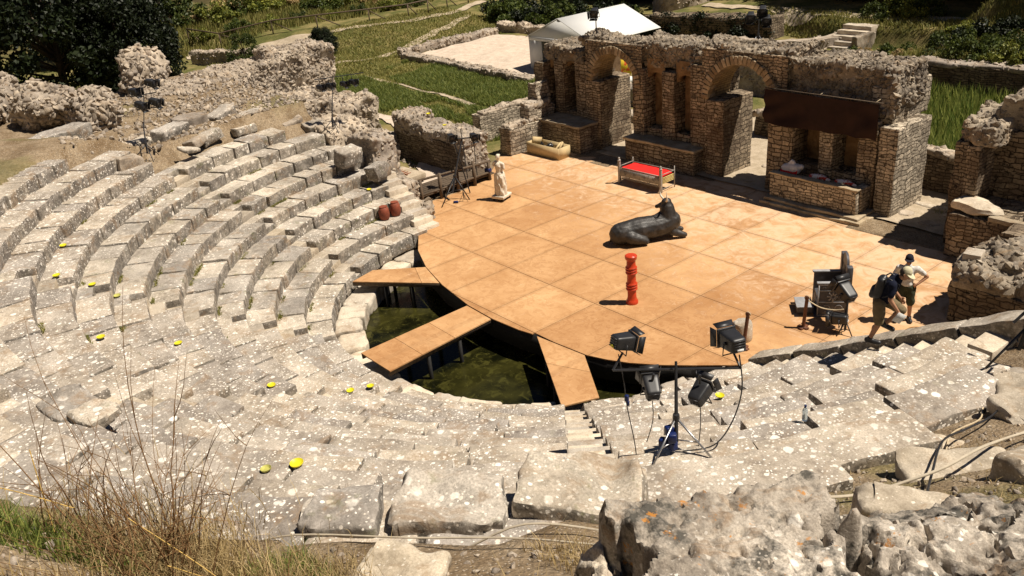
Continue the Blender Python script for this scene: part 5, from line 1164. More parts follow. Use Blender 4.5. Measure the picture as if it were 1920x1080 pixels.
# yellow marker plates
YP = [((-6.3, -11.11, 3.23), 'on the left seats'), ((-4.27, -11.77, 3.23), 'a'), ((-4.01, -11.14, 2.84), ''), ((-3.8, -10.73, 2.45), ''), ((-.91, -11.83, 2.84), ''), ((-.93, -10.37, 2.06), ''), ((1.72, -9.47, 1.67), ''), ((1.98, -7.88, .895), ''), ((1.57, -7.19, .51), ''), ((8.35, -11.67, 4.39), ''), ((8.66, -3.65, 1.67), ''), ((8.17, -12.0, 4.39), ''), ((-8.68, -.87, 1.28), ''), ((-13.3, 5.0, 1.9), ''), ((-11.6, 4.6, 1.75), '')]
YL = ['uppermost yellow marker plate of the left seating', 'yellow marker plate on the left seats, leftmost of three close together', 'middle yellow marker plate of three close together on the left seats', 'faded yellow marker plate in a patch of weeds on the left seats', 'yellow marker plate on the left seats above the tall twigs', 'yellow marker plate beside a small hole in the left seats', 'yellow marker plate on the seats straight below the long ramp end', 'left one of two yellow marker plates near the pond kerb', 'right one of two yellow marker plates near the pond kerb', 'largest and nearest yellow marker plate on the slabs', 'yellow marker plate right of the near light stand', 'greenish faded plate lying left of the nearest marker plate', 'pale yellow marker plate on a seat above the clay jars', 'yellow marker plate on the rubble wall farther from the stage', 'yellow marker plate on the rubble wall nearer the stage']
for k, ((p_, _), l_) in enumerate(zip(YP, YL)):
    r_ = .088 if k != 11 else .07; m = MB(); lathe(m, [(r_*.55, .004), (r_*.9, .022), (r_, .045), (r_*.97, .048), (r_*.6, .022), (.02, .02)], (0, 0, 0), 20); V = m.V(); V = V@np.array(Euler((.05*math.sin(k*3), .05*math.cos(k*2), 0)).to_matrix()).T+np.array(p_)+[0, 0, .012]; m.setV(V)
    o = m.build('marker_plate', M_yelf if k in (3, 11) else M_yel, smooth=40); tag(o, l_, 'marker plate', 'yellow marker plates')
    if k in (13, 14): o.location.z += .1
# bottle
bt = thing('water_bottle', 'small clear water bottle with a blue cap on the right slabs', 'bottle', (11.68, -5.72, 3.62))
g_ = NT('clear plastic'); g_.b.inputs['Transmission Weight'].default_value = .8; M_clear = g_.fin((.7, .82, .9), .15)
m = MB(); lathe(m, [(.036, 0), (.038, .05), (.034, .1), (.038, .16), (.015, .22)], (11.68, -5.72, 3.63), 12); m.build('bottle_body', M_clear, bt, smooth=60); m = MB(); lathe(m, [(.017, .22), (.017, .25)], (11.68, -5.72, 3.63), 10); m.build('cap', M_blu, bt)
# banner over the right niches
M_ban = flat('dark brown cloth', (.026, .012, .009), .85, var=.2, scale=3, spec=.2)
n_, k_ = 60, 16; V = []
for i in range(n_+1):
    for j in range(k_+1):
        u = i/n_; v = j/k_; sag = .03*math.sin(math.pi*u)
        f = .07*math.sin(9*u+5*v*abs(u-.5)*4)*v+.045*math.sin(25*(u-.5)*(1.25-v)+3*v)*(.3+v)
        V.append((0.0+4.08*u, 9.80-f-.0*v, 3.63-1.14*v-sag*(1-v)))
V = np.array(V); ii = np.arange(len(V)).reshape(n_+1, k_+1); m = MB(); Q_ = np.stack([ii[:-1, :-1], ii[1:, :-1], ii[1:, 1:], ii[:-1, 1:]], -1).reshape(-1, 4)
m.add(V, q=Q_[:, ::-1]); m.add(V+np.array([0, .012, 0]), q=Q_)
ba = thing('banner', 'wide dark brown cloth banner hung over the right-hand niches', 'banner', (2, 9.9, 3.6)); m.build('cloth', M_ban, ba, smooth=180)
m = MB(); tube(m, [(-.04, 9.9, 3.64), (4.14, 9.9, 3.64)], .022, 6); m.build('rail', M_tim, ba)
for x in (.3, 2.0, 3.9):
    m = MB(); tube(m, [(x, 9.92, 3.64), (x, 10.3, 3.7)], .012, 5); m.build('tie', M_rope, ba)
# white and red cloths in the basin
M_wc = None
t = NT('white cloth stained red'); p = t.obj(); c = t.mix(t.ramp(t.noise(p, 7, 4, .6), [(.48, 0.), (.58, 1.)]), (.74, .72, .74), (.50, .06, .04)); M_wc = t.fin(c, .85, spec=.2)
M_wc2 = flat('white plaster carcass', (.66, .66, .70), .7, var=.12)
for k, (c_, s_, mt, l_) in enumerate((((1.3, 9.7, 1.12), (.75, .5, .5), M_wc2, 'large white stage carcass with red entrails at the left end of the basin'), ((2.35, 9.7, .98), (.8, .36, .26), M_wc, 'middle white and red piece of stage meat lying in the basin'), ((3.3, 9.66, 1.0), (.8, .34, .24), M_wc, 'right white and red piece of stage meat lying in the basin'))):
    t_ = thing('stage_carcass', l_, 'prop', (c_[0], c_[1], c_[2]-.2), 'white and red carcass props in the basin'); OFF[t_.name] = (0, 0, 0); t_.location = c_
    w, d, h_ = s_
    caps = [((-w*.3, 0, -h_*.1), (w*.15, 0, .0), h_*.36, h_*.4), ((w*.15, .02, 0), (w*.38, .06, h_*.15), h_*.34, h_*.2), ((-w*.2, 0, h_*.1), (-w*.05, .02, h_*.55), h_*.2, h_*.1), ((w*.1, 0, h_*.1), (w*.05, -.02, h_*.5), h_*.2, h_*.12)] if k == 0 else [((-w*.4, 0, 0), (0, .03, .03), h_*.3, h_*.4), ((0, .03, .03), (w*.42, -.02, 0), h_*.4, h_*.2)]
    blend('body', caps, mt, t_, .02, 2, disp=rough_)
    if k == 0:
        m = MB(); rg = np.random.RandomState(1)
        for q_ in range(14): x = -w*.45+w*.06*q_; tube(m, [(x, -.12, -.02), (x+.02, -.2, -.12), (x-.01, -.22, -.2-.1*rg.rand())], [.02, .018, .008], 5)
        m.build('entrails', M_cloth, t_, local=True)
# tent
M_tent = NT('white tent fabric'); p = M_tent.obj(); M_tent = M_tent.fin(M_tent.mix(M_tent.noise(p, 2, 3, .6), (.72, .72, .70), (.82, .82, .80)), .6, spec=.3)
tt = thing('white_tent', 'white gabled marquee tent behind the left end of the stage front', 'tent', (-21.5, 22.5, 0)); x0, x1, xm, y0, y1, ze, zr = -24.0, -18.4, -21.2, 19.9, 25.2, 1.95, 3.12
def quadp(name, pts, mat=M_tent, th=.03):
    P_ = [Vector(p) for p in pts]; n = (P_[1]-P_[0]).cross(P_[2]-P_[0]).normalized()*th; k = len(P_); m = MB(); V = [list(p) for p in P_]+[list(p+n) for p in P_]
    if k == 4: m.add(V, q=[(3, 2, 1, 0), (4, 5, 6, 7)]+[(i, (i+1) % 4, 4+(i+1) % 4, 4+i) for i in range(4)])
    else: m.add(V, q=[(i, (i+1) % 3, 3+(i+1) % 3, 3+i) for i in range(3)], t=[(2, 1, 0), (3, 4, 5)])
    return m.build(name, mat, tt)
e_ = .15
quadp('roof', [(x0-e_, y0-e_, ze-.06), (xm, y0-e_, zr), (xm, y1+e_, zr), (x0-e_, y1+e_, ze-.06)]); quadp('roof', [(xm, y0-e_, zr), (x1+e_, y0-e_, ze-.06), (x1+e_, y1+e_, ze-.06), (xm, y1+e_, zr)])
quadp('gable', [(x0, y0, ze), (x1, y0, ze), (xm, y0, zr-.03)]); quadp('gable', [(x0, y1, ze), (x1, y1, ze), (xm, y1, zr-.03)])
quadp('side_curtain', [(x0, y0, 0), (x0+1.15, y0, 0), (x0+1.15, y0, ze), (x0, y0, ze)]); quadp('side_curtain', [(x0, y0, 0), (x0, y1, 0), (x0, y1, ze), (x0, y0, ze)])
quadp('valance', [(x0, y0-.02, ze-.22), (x1, y0-.02, ze-.22), (x1, y0-.02, ze), (x0, y0-.02, ze)])
for x in (x0+.03, x1-.03):
    for y in (y0+.05, y1-.05, (y0+y1)/2):
        m = MB(); tube(m, [(x, y, -.05), (x, y, ze)], .035, 6); m.build('pole', M_alu, tt)
t = NT('orange and yellow awning'); c = t.mix(t.ramp(t.noise(t.obj(), 3.2, 3, .5), [(.45, 0.), (.5, 1.)]), (.80, .13, .02), (.85, .62, .03)); M_aw = t.fin(c, .7)
aw = thing('awning', 'orange and yellow cloth on a white board seen through the left arch', 'awning', (-16.8, 20, 0)); m = MB(); box(m, (-16.9, 20.2, .95), (2.4, .05, 1.3), 0, tilt=(-.5, 0, 0)); m.build('cloth', M_aw, aw); m = MB(); bx(m, -18.1, -15.7, 19.6, 20.2, -.05, .3); m.build('board', M_tent if False else M_wht, aw)
# manhole slab, railing, walkway
hs = thing('concrete_hatch', 'square concrete hatch slab with rusty bars by the rubble wall', 'hatch', (-12.0, 2.6, 0)); m = MB(); box(m, (-11.7, 2.3, .32), (1.5, 1.3, .22), .1, seg=.2, bev=.03, amp=.02); m.build('slab', M_path, hs, smooth=40)
m = MB()
for k in range(4): tube(m, [(-12.1+.2*k, 2.0, .44), (-12.05+.2*k, 2.6, .44)], .025, 5)
tube(m, [(-12.2, 2.3, .45), (-11.3, 2.35, .45)], .02, 5); m.build('bars', flat('rust', (.22, .07, .03), .9), hs)
rl = thing('timber_railing', 'brown timber railing along the raised walkway left of the stage', 'railing', (-8.9, 3.0, 0))
A_ = Vector((-8.85, 1.35, 0)); B_ = Vector((-9.1, 4.75, 0))
for f in (0, .27, .52, .77, 1.):
    q = A_.lerp(B_, f); m = MB(); bx(m, q.x-.05, q.x+.05, q.y-.05, q.y+.05, -.1, 1.0 if f < .9 else .78); m.build('post', M_tim, rl)
for z0, z1 in ((.98, .74), (.38, .3)):
    m = MB(); tube(m, [(A_.x, A_.y-.15, z0+.02), (B_.x, B_.y+.1, z1+.02)], .045, 6); m.build('rail', M_tim, rl)
wk = thing('timber_walkway', 'low timber walkway behind the railing left of the stage', 'walkway', (-9.7, 3.2, 0))
for k in range(7):
    m = MB(); bx(m, -10.4+.19*k, -10.23+.19*k, 1.5, 5.0, .2, .25); m.build('plank', M_tim, wk)
m = MB(); bx(m, -10.3, -9.2, 1.55, 1.65, -.1, .2); bx(m, -10.3, -9.2, 4.8, 4.9, -.1, .2); m.build('bearer', M_tim, wk)
# far timber railing along the path
def fence(pts, label, h=1.05):
    pts = [Vector((x, y, hz(x, y))) for x, y in pts]; t = thing('timber_fence', label, 'fence', pts[0]); L = 0
    tops = []
    for a_, b_ in zip(pts[:-1], pts[1:]):
        n = max(1, int((b_-a_).length/2.2))
        for k in range(n):
            q = a_.lerp(b_, k/n); q.z = hz(q.x, q.y); tops.append(q)
            m = MB(); tube(m, [q-Vector((0, 0, .2)), q+Vector((0, 0, h))], .055, 6); m.build('post', M_tim, t)
            nx_ = a_.lerp(b_, (k+1)/n); nx_.z = hz(nx_.x, nx_.y)
            m = MB(); tube(m, [q+Vector((0, 0, h-.05)), q.lerp(nx_, .45)+Vector((0, 0, .02))], .045, 5); m.build('brace', M_tim, t)
    tops.append(pts[-1]); m = MB(); tube(m, [q+Vector((0, 0, h+.03)) for q in tops], .06, 6); m.build('rail', M_tim, t)
fence([(-58, 11.2), (-54.2, 12.4), (-51.8, 16.0), (-49.3, 18.8), (-47.2, 22.5), (-45.9, 25.5), (-46.6, 30), (-48.5, 36)], 'rustic timber fence with slanting braces along the far left path')
# drystone blocks on the left terrace
rg = np.random.RandomState(8)
SB = [(-12.6, -9.8, 4.0, .9, .5, .5, 'fallen grey seat block at the left edge of the terrace'), (-13.3, -10.6, 4.0, .8, .5, .45, 'long seat block lowest at the left edge of the terrace'), (-15.9, -8.6, 3.9, 2.1, .8, .6, 'long round-topped boulder slab lying on the brown terrace'),
    (-12.9, -6.9, 3.75, .9, .6, .35, 'tilted pale slab behind the left terrace stand'), (-12.2, -5.3, 3.55, .7, .5, .3, 'small pale slab right of the left terrace stand'), (-12.6, -4.6, 3.5, .9, .5, .35, 'flat pale block above the top seats'), (-11.4, -5.8, 3.55, .6, .5, .12, 'thin pale paving slab above the top seats'),
    (-13.2, -5.7, 3.8, 1.7, .6, .55, 'long cracked grey block behind the terrace stand'), (-14.2, -4.6, 3.8, 1.2, .6, .5, 'grey block second in the line above the top seats'), (-14.3, -3.4, 3.7, 1.1, .6, .55, 'rounded grey block third in the line above the top seats'), (-13.9, -2.4, 3.5, 1.0, .5, .5, 'pale block fourth in the line above the top seats'),
    (-12.9, -3.2, 3.35, 1.0, .35, .3, 'narrow mossy strip block above the top seats'), (-13.3, -1.2, 3.1, .9, .6, .4, 'flat stone near the square end of the rubble wall'), (-12.6, -.6, 2.95, .8, .6, .35, 'low stone beside the slim tripod stand'), (-9.75, -.9, 2.35, .95, .6, .6, 'rough block perched at the end of the upper seats'), (-9.0, -.25, 1.75, .8, .6, .55, 'rough pale block at the end of the middle seats'), (-11.0, -7.9, 3.7, .8, .6, .5, 'leaning square block at the end of the leftmost seats')]
for k, (x, y, z, w, d, h_, l_) in enumerate(SB):
    m = MB(); box(m, (x, y, z), (w, d, h_), math.atan2(y, x)+math.pi/2+rg.uniform(-.35, .35), seg=.1, bev=.06, amp=.06, fr=1.8, seed=k*3, tilt=(rg.uniform(-.2, .2), rg.uniform(-.2, .2), 0), chip=.1)
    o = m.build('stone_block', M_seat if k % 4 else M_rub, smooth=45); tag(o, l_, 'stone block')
m = MB(); rg = np.random.RandomState(77); P_ = np.column_stack([rg.uniform(-24, -11.5, 9000), rg.uniform(-9.5, 4, 9000)]); P_ = P_[(np.hypot(P_[:, 0], P_[:, 1]) > 13.6) & (P_[:, 1] > -7.5+rg.normal(0, 2, len(P_))+np.clip(-14-P_[:, 0], 0, 9)*.4)]; stones(m, np.column_stack([P_, hgt(P_[:, 0], P_[:, 1])+.02]), .03+.13*rg.rand(len(P_))**3, rg, 1)
o = m.build('loose_stones', M_rub, smooth=50); tag(o, 'scattered small rubble stones on the left terrace', 'stones', kind='stuff')
# ================================================================ people
M_skin = flat('skin', (.42, .22, .13), .55, var=.08, spec=.3); M_hair = flat('dark hair', (.03, .02, .015), .7)
def cloth_m(n, c, v=.12): return flat(n, c, .9, var=v, scale=14, spec=.15)
def hand(caps, w, d, up, s=1.):
    """palm with five bent fingers, wrist w, direction d, palm side 'up'"""
    w = Vector(w); d = Vector(d).normalized(); u = Vector(up); u = (u-d*u.dot(d)).normalized(); sd = d.cross(u)
    palm = w+d*.075*s; caps.append((tuple(w), tuple(palm), .026*s, .030*s)); caps.append((tuple(w+d*.04+sd*.015), tuple(palm+sd*.026), .018*s, .016*s)); caps.append((tuple(w+d*.04-sd*.015), tuple(palm-sd*.026), .018*s, .016*s))
    for k, (o_, L) in enumerate(((-.032, .060), (-.011, .072), (.011, .068), (.031, .052))):
        a = palm+sd*o_*s+d*.012; b = a+d*L*.55*s+u*.010; c = b+d*L*.35*s+u*.028; caps.append((tuple(a), tuple(b), .0105, .0098)); caps.append((tuple(b), tuple(c), .0098, .0088))
    a = w+d*.03-sd*.028; b = a+(d*.6-sd*.8).normalized()*.035+u*.012; c = b+(d*.9-sd*.2).normalized()*.028+u*.01; caps.append((tuple(a), tuple(b), .013, .0115)); caps.append((tuple(b), tuple(c), .0115, .0095))
def person(label, loc, yaw, J, shirt, shorts, cap, shoe, brim_dir, tuck=False, glasses=False, hem=.08):
    t = thing('person', label, 'person', loc, None, yaw); OFF[t.name] = (0, 0, 0)
    g = lambda n: tuple(J[n]); H_ = Vector(J['head']); F_ = Vector(J['face']).normalized(); UPh = Vector(J.get('headup', (0, 0, 1))); S_ = F_.cross(UPh).normalized(); UPh = S_.cross(F_)
    hp = lambda f, s, u: tuple(H_+F_*f+S_*s+UPh*u)
    c = [(g('pelvis'), g('waist'), .135, .12), (g('waist'), g('chest'), .125, .14), (g('chest'), g('neckb'), .13, .075), (g('neckb'), g('head'), .056, .058), (hp(0, 0, .03), hp(-.015, 0, .05), .088, .088), (hp(.025, 0, -.04), hp(.035, 0, -.06), .058, .05), (hp(.09, 0, .0), hp(.10, 0, -.02), .014, .018), (hp(.075, -.02, -.062), hp(.075, .02, -.062), .013, .013), (hp(0, .085, 0), hp(-.01, .09, .02), .017, .02), (hp(0, -.085, 0), hp(-.01, -.09, .02), .017, .02)]
    for s in 'LR':
        c += [(g('chest'), g('sh'+s), .10, .066), (g('sh'+s), g('el'+s), .056, .044), (g('el'+s), g('wr'+s), .043, .028), (g('pelvis'), g('hip'+s), .12, .105), (g('hip'+s), g('kn'+s), .100, .062), (g('kn'+s), g('an'+s), .064, .040)]
        an = Vector(J['an'+s]); kn = Vector(J['kn'+s]); mid = an.lerp(kn, .68)+(-Vector(J['toe'+s])).normalized()*.018; c.append((tuple(mid), tuple(an.lerp(kn, .45)), .057, .048))
        e = Vector(J['wr'+s])-Vector(J['el'+s]); hd = Vector(J.get('hd'+s, e)); hand(c, J['wr'+s], hd, J.get('hu'+s, (0, 1 if s == 'R' else -1, 0)))
        td = Vector(J['toe'+s]); c.append((tuple(an+Vector((0, 0, -.02))), tuple(an+td*.14+Vector((0, 0, -.045))), .04, .034))
    body = blend('body', c, M_skin, t, .0095, 2, .4)
    sc_ = []; 
    def rp(n, d): v = Vector(J[n]); return tuple(v+Vector(d))
    sc_ = [(rp('waist', (0, 0, -hem)), g('waist'), .155, .152), (g('waist'), g('chest'), .152, .165), (g('chest'), g('neckb'), .150, .082)]
    for s in 'LR':
        a = Vector(J['sh'+s]); b = Vector(J['el'+s]); sc_ += [(g('chest'), tuple(a), .118, .085), (tuple(a), tuple(a.lerp(b, .62)), .078, .072), (g('waist'), tuple(Vector(J['waist']).lerp(Vector(J['hip'+s]), .25)), .14, .135)]
    fold = lambda co, no: co+no*(fbm(co*9, 3)*.012)[:, None]
    blend('shirt', sc_, shirt, t, .014, 3, .5, disp=fold)
    ss = [(g('pelvis'), tuple(Vector(J['pelvis'])+Vector((0, 0, .06))), .15, .14)]
    for s in 'LR':
        a = Vector(J['hip'+s]); b = Vector(J['kn'+s]); ss += [(g('pelvis'), tuple(a), .14, .125), (tuple(a), tuple(a.lerp(b, .95)), .122, .098)]
    blend('shorts', ss, shorts, t, .014, 2, .5, disp=fold)
    for s in 'LR':
        an = Vector(J['an'+s]); td = Vector(J['toe'+s])
        blend('shoe', [(tuple(an+Vector((0, 0, .01))), tuple(an+Vector((0, 0, -.03))), .056, .056), (tuple(an-td*.05+Vector((0, 0, -.035))), tuple(an+td*.17+Vector((0, 0, -.045))), .052, .050)], shoe, t, .012, 2)
    # cap: crown and brim
    bd_ = Vector(brim_dir) if brim_dir else F_
    blend('cap', [(hp(-.012, 0, .062), hp(-.02, 0, .075), .098, .094)], cap, t, .014, 2)
    m = MB(); n = 14; V = []
    for th in (0, .008):
        for k in range(n+1):
            a = math.pi*(k/n)-math.pi/2; r1 = .09; r2 = .175*math.cos(a)**.5 if math.cos(a) > 0 else .09
            for rr, dz in ((r1, .055), (max(r1, r2*.98), .045)):
                V.append(hp(rr*math.cos(a), rr*math.sin(a)*1.0, dz+th))
    N = 2*(n+1); q = []
    for k in range(n):
        i = 2*k; q += [(i, i+1, i+3, i+2), (N+i, N+i+2, N+i+3, N+i+1), (i+1, N+i+1, N+i+3, i+3)]
    m.add(V, q=q); m.build('cap_brim', cap, t, local=True, smooth=60)
    m = MB(); 
    if glasses:
        for s in (-.032, .032): lathe(m, [(.024, -.004), (.024, .004)], hp(.085, s, .012), 10, M=Vector(F_).to_track_quat('Z', 'Y').to_matrix().to_4x4())
        tube(m, [hp(.088, -.06, .018), hp(.095, 0, .018), hp(.088, .06, .018)], .004, 4); m.build('sunglasses', M_blk, t, local=True)
    else:
        for s in (-.032, .032): lathe(m, [(.011, -.004), (.011, .004)], hp(.081, s, .010), 8, M=Vector(F_).to_track_quat('Z', 'Y').to_matrix().to_4x4())
        m.build('eyes', M_blk, t, local=True)
    m = MB(); V, T = ICO[3]; V = V*.093; V = V[:, 0:1]*np.array(F_)+V[:, 1:2]*np.array(S_)+V[:, 2:3]*np.array(UPh); V = V+np.array(hp(-.028, 0, .03)); m.add(V, t=T); m.build('hair', M_hair, t, local=True, smooth=180)
    return t
JA = dict(pelvis=(0, 0, .96), waist=(0, 0, 1.10), chest=(0, 0, 1.31), neckb=(0, 0, 1.49), head=(.01, 0, 1.63), face=(1, .05, -.15), hipL=(0, .10, .92), hipR=(0, -.10, .92), knL=(.03, .13, .50), knR=(.04, -.12, .50), anL=(-.02, .15, .09), anR=(.02, -.13, .09), toeL=(.97, .2, 0), toeR=(1, -.15, 0),
          shL=(0, .20, 1.42), shR=(0, -.20, 1.42), elL=(-.07, .44, 1.2), elR=(-.06, -.30, 1.14), wrL=(.06, .24, 1.04), wrR=(.06, -.22, .92), hdL=(.1, -.6, -.5), huL=(-1, 0, 0), hdR=(.3, .1, -1))
person('person in a white polo shirt, dark cap and olive shorts standing hand on hip', (8.22, 4.15, 0), math.radians(-62), JA, cloth_m('white polo', (.62, .60, .56)), cloth_m('olive shorts', (.045, .05, .03)), cloth_m('dark cap', (.02, .02, .03)), M_blk, None, glasses=True)
JB = dict(pelvis=(.03, 0, .90), waist=(.08, 0, 1.03), chest=(.19, 0, 1.22), neckb=(.30, 0, 1.37), head=(.40, -.01, 1.47), face=(.82, -.15, -.55), headup=(.45, 0, .9), hipL=(.05, .10, .88), hipR=(.02, -.10, .86), knL=(.42, .12, .66), knR=(.05, -.11, .46), anL=(.14, .12, .33), anR=(-.08, -.10, .08), toeL=(.85, 0, -.3), toeR=(1, -.1, -.05),
          shL=(.22, .20, 1.30), shR=(.22, -.20, 1.30), elL=(.16, .30, 1.05), elR=(.22, -.27, 1.03), wrL=(.33, .28, .86), wrR=(.36, -.24, .82), hdR=(.4, .0, -.8), huR=(0, 1, 0))
B2 = person('person in a navy T-shirt, pale cap and backpack stepping up the stone stair', (9.98, -.62, 2.10), math.radians(22), JB, cloth_m('navy T-shirt', (.008, .010, .022)), cloth_m('khaki shorts', (.17, .13, .075)), cloth_m('cream cap', (.55, .50, .34)), M_blk, None)
blend('backpack', [((.03, .07, 1.30), (-.03, .08, 1.02), .085, .095), ((.03, -.07, 1.30), (-.03, -.08, 1.02), .085, .095), ((-.10, .06, 1.1), (-.12, .06, 1.0), .06, .07), ((-.10, -.06, 1.1), (-.12, -.06, 1.0), .06, .07), ((.06, 0, 1.36), (.02, 0, 1.30), .05, .09)], M_blk, B2, .02, 2)
m = MB()
for s in (-1, 1): tube(m, [(.0, s*.11, 1.30), (.14, s*.13, 1.40), (.33, s*.13, 1.30), (.28, s*.14, 1.12), (.06, s*.14, 1.0)], .016, 5)
m.build('backpack_strap', M_blk, B2, local=True)
yw = math.radians(22); hx, hy = .40, -.25; px_, py_ = 9.98+hx*math.cos(yw)-hy*math.sin(yw), -.62+hx*math.sin(yw)+hy*math.cos(yw)
m = MB(); box(m, (px_, py_, 2.10+.68), (.16, .006, .22), .7, tilt=(.2, .5, 0)); o = m.build('paper_sheet', M_wht); tag(o, 'folded white paper sheet held by the person stepping up the stair', 'paper')
cable('cable', 'looped ochre cable lying on the deck behind the walker', [(8.9, .8, .012), (8.75, 1.6, .012), (8.95, 2.5, .012), (8.8, 3.2, .012), (8.55, 3.4, .014), (8.6, 3.9, .03), (8.9, 4.0, .03), (8.85, 3.5, .035), (9.1, 3.3, .012), (9.2, 4.2, .012)], .012, flat('ochre cable', (.3, .17, .06), .7))
# ================================================================ foreground
# rocky outcrop lower right
def bigrock(c, size, seed, rz=0, tilt=None, label='', mat=None, sub=5, amp=.16, fr=1.3, top=.5, name='limestone_boulder'):
    b = bmesh.new(); bmesh.ops.create_icosphere(b, subdivisions=sub, radius=1); V = np.array([v.co[:] for v in b.verts]); T = np.array([[v.index for v in f.verts] for f in b.faces]); b.free()
    rg = np.random.RandomState(seed)
    for k in range(9):
        n = rg.randn(3); n[2] = abs(n[2])*.5; n /= np.linalg.norm(n); d = rg.uniform(.6, .85); s = V@n; V = V-np.outer(np.maximum(s-d, 0)*.95, n)
    s = V[:, 2]; V[:, 2] = np.where(s > top, top+(s-top)*.15, s)
    V = V*(np.array(size)/1.5); P = V*fr+seed*2.3
    V = V+np.stack([fbm(P, 5, .55), fbm(P+20, 5, .55), fbm(P+40, 5, .55)], 1)*amp
    # cracks: ridged noise pulls the surface in
    cr_ = np.abs(fbm(V*1.9+seed+70, 3)); V[:, 2] -= sst(.10, .0, cr_)*.12*(V[:, 2] > -.1*size[2]); V = V+np.stack([fbm(V*5+3, 4, .6), fbm(V*5+33, 4, .6), fbm(V*5+63, 4, .6)], 1)*.045; V[:, 2] = V[:, 2]*.75+.25*np.floor(V[:, 2]/.11+fbm(V*2, 2))*.11
    pit = fbm(V*7+seed, 3); V[:, 2] -= sst(.25, .7, pit)*.05
    if tilt: V = V@np.array(Euler(tilt).to_matrix()).T
    V = V@np.array(Matrix.Rotation(rz, 3, 'Z')).T+np.array(c, float); m = MB(); m.add(V, t=T); o = m.build(name, mat or M_rock, smooth=60)
    if label: tag(o, label, 'boulder')
    return o
def ledge(name, label, q0, u0, u1, v0, v1, topf, seed, mat, step=.016, am=1.):
    """weathered limestone shelf: a height field with cracks, steps and pits, closed down into the soil"""
    uh = np.array([.609, .793]); vh = np.array([.793, -.609]); us = np.arange(u0-.25, u1+.25, step); vs = np.arange(v0-.3, v1+.2, step*1.15)
    U_, V_ = np.meshgrid(us, vs, indexing='ij'); X_ = q0[0]+U_*uh[0]+V_*vh[0]; Y_ = q0[1]+U_*uh[1]+V_*vh[1]; sh = X_.shape
    P = np.stack([X_.ravel(), Y_.ravel(), np.full(X_.size, seed*1.7)], -1); N = lambda s, o=4, g=.55: fbm(P*s, o, g).reshape(sh)
    base = hgt(X_, Y_)-.25
    wob = N(2.2)*.16+N(9, 3)*.03; e = np.minimum(np.minimum(U_-u0+wob, u1-U_+wob*.9), V_-v0+N(1.7)*.18+N(8, 3)*.03)
    k = sst(-.04, .05, e)
    top = topf(U_, V_)+(N(1.2)*.09+N(4.5)*.04)*am+N(14, 4)*.014+N(40, 3)*.006
    crk = np.abs(N(1.15, 4, .6)+.25*(U_-.3)); top = top-sst(.04, 0, crk)*.16*am
    crk2 = np.abs(N(2.6, 3)+.1); top = top-sst(.03, 0, crk2)*.05*am
    t_ = top/.10+N(3)*.8; top = top*.6+.4*(np.floor(t_)+sst(.3, .8, t_-np.floor(t_))-N(3)*.8)*.10
    pit = N(11, 3); top = top-sst(.28, .75, pit)*.04
    Z = base*(1-k)+top*k; idx = np.arange(Z.size).reshape(sh); m = MB(); D = N(6, 3)*.03
    m.add(np.stack([X_+D*(k < .98), Y_+D*(k < .98), Z], -1).reshape(-1, 3), q=np.stack([idx[:-1, :-1], idx[1:, :-1], idx[1:, 1:], idx[:-1, 1:]], -1).reshape(-1, 4))
    o = m.build(name, mat, smooth=65); tag(o, label, 'rock'); return o
ledge('limestone_ledge', 'broad cracked pale limestone ledge with orange lichen at the bottom right', (14.6, -11.45), -.62, .62, -.02, 2.4, lambda u, v: 7.44+.06*v-.05*u, 3, M_rock, am=.45)
ledge('limestone_ledge', 'jagged white and grey limestone shelf in the bottom right corner', (14.6, -11.45), .70, 2.6, -.10, 2.4, lambda u, v: 7.12+.16*v+.02*u, 8, M_rock)
ledge('limestone_ledge', 'dark pitted limestone shelf at the right edge under the long pale block', (15.3, -10.3), .55, 2.4, -.25, 1.0, lambda u, v: 6.62+.1*v, 12, M_rock)
ledge('limestone_ledge', 'narrow upright cracked rock on the left flank of the broad ledge', (14.2, -12.0), -.30, .12, .05, 1.6, lambda u, v: 7.2+.12*v+.5*u, 17, M_rock)
# loose slabs on the terrace
SL_ = [((13.25, -5.4, 3.95), (1.1, .7, .34), .5, 'pale flat slab on the terrace beside the thick cable'), ((12.75, -4.6, 3.75), (.6, .5, .3), .2, 'small square slab on the terrace near the cable loop'), ((13.9, -6.2, 4.35), (1.5, .8, .34), .75, 'broad half-buried slab on the terrace under the thick cable'), ((13.95, -3.6, 4.0), (1.5, 1.1, .3), .9, 'large pale slab at the right edge of the terrace'), ((13.5, -2.9, 3.85), (1.2, .9, .3), .5, 'angular pale slab in front of the right edge stand'), ((14.9, -6.4, 4.95), (1.0, .9, .5), 1.2, 'upright pale block at the right edge of the terrace'), ((14.35, -8.1, 5.05), (1.3, .55, .5), .55, 'long pale block lying above the dark pitted rock'), ((13.0, -3.9, 3.8), (.7, .4, .25), .1, 'thin stone edge beside the weeds on the terrace'), ((14.2, -8.9, 5.2), (.5, .35, .2), .3, 'reddish flake of stone below the long pale block'), ((12.9, -2.1, 3.45), (1.2, .8, .35), .2, 'pale slab under the lamp shadows'), ((11.1, -11.95, 5.1), (1.5, .45, .34), .75, 'long rounded limestone boulder beneath the cable at the bottom'), ((12.2, -12.4, 6.0), (.9, .6, .34), .6, 'smooth grey boulder cut by the bottom edge of the view'), ((13.6, -12.4, 6.2), (.4, .3, .25), .3, 'small white stone beside the broken slab'), ((4.4, -13.4, 4.35), (1.05, .8, .22), .2, 'brown tilted slab lying loose on the left lower seats'), ((5.0, -13.2, 4.4), (.8, .7, .2), .35, 'grey broken slab beside the brown tilted slab')]
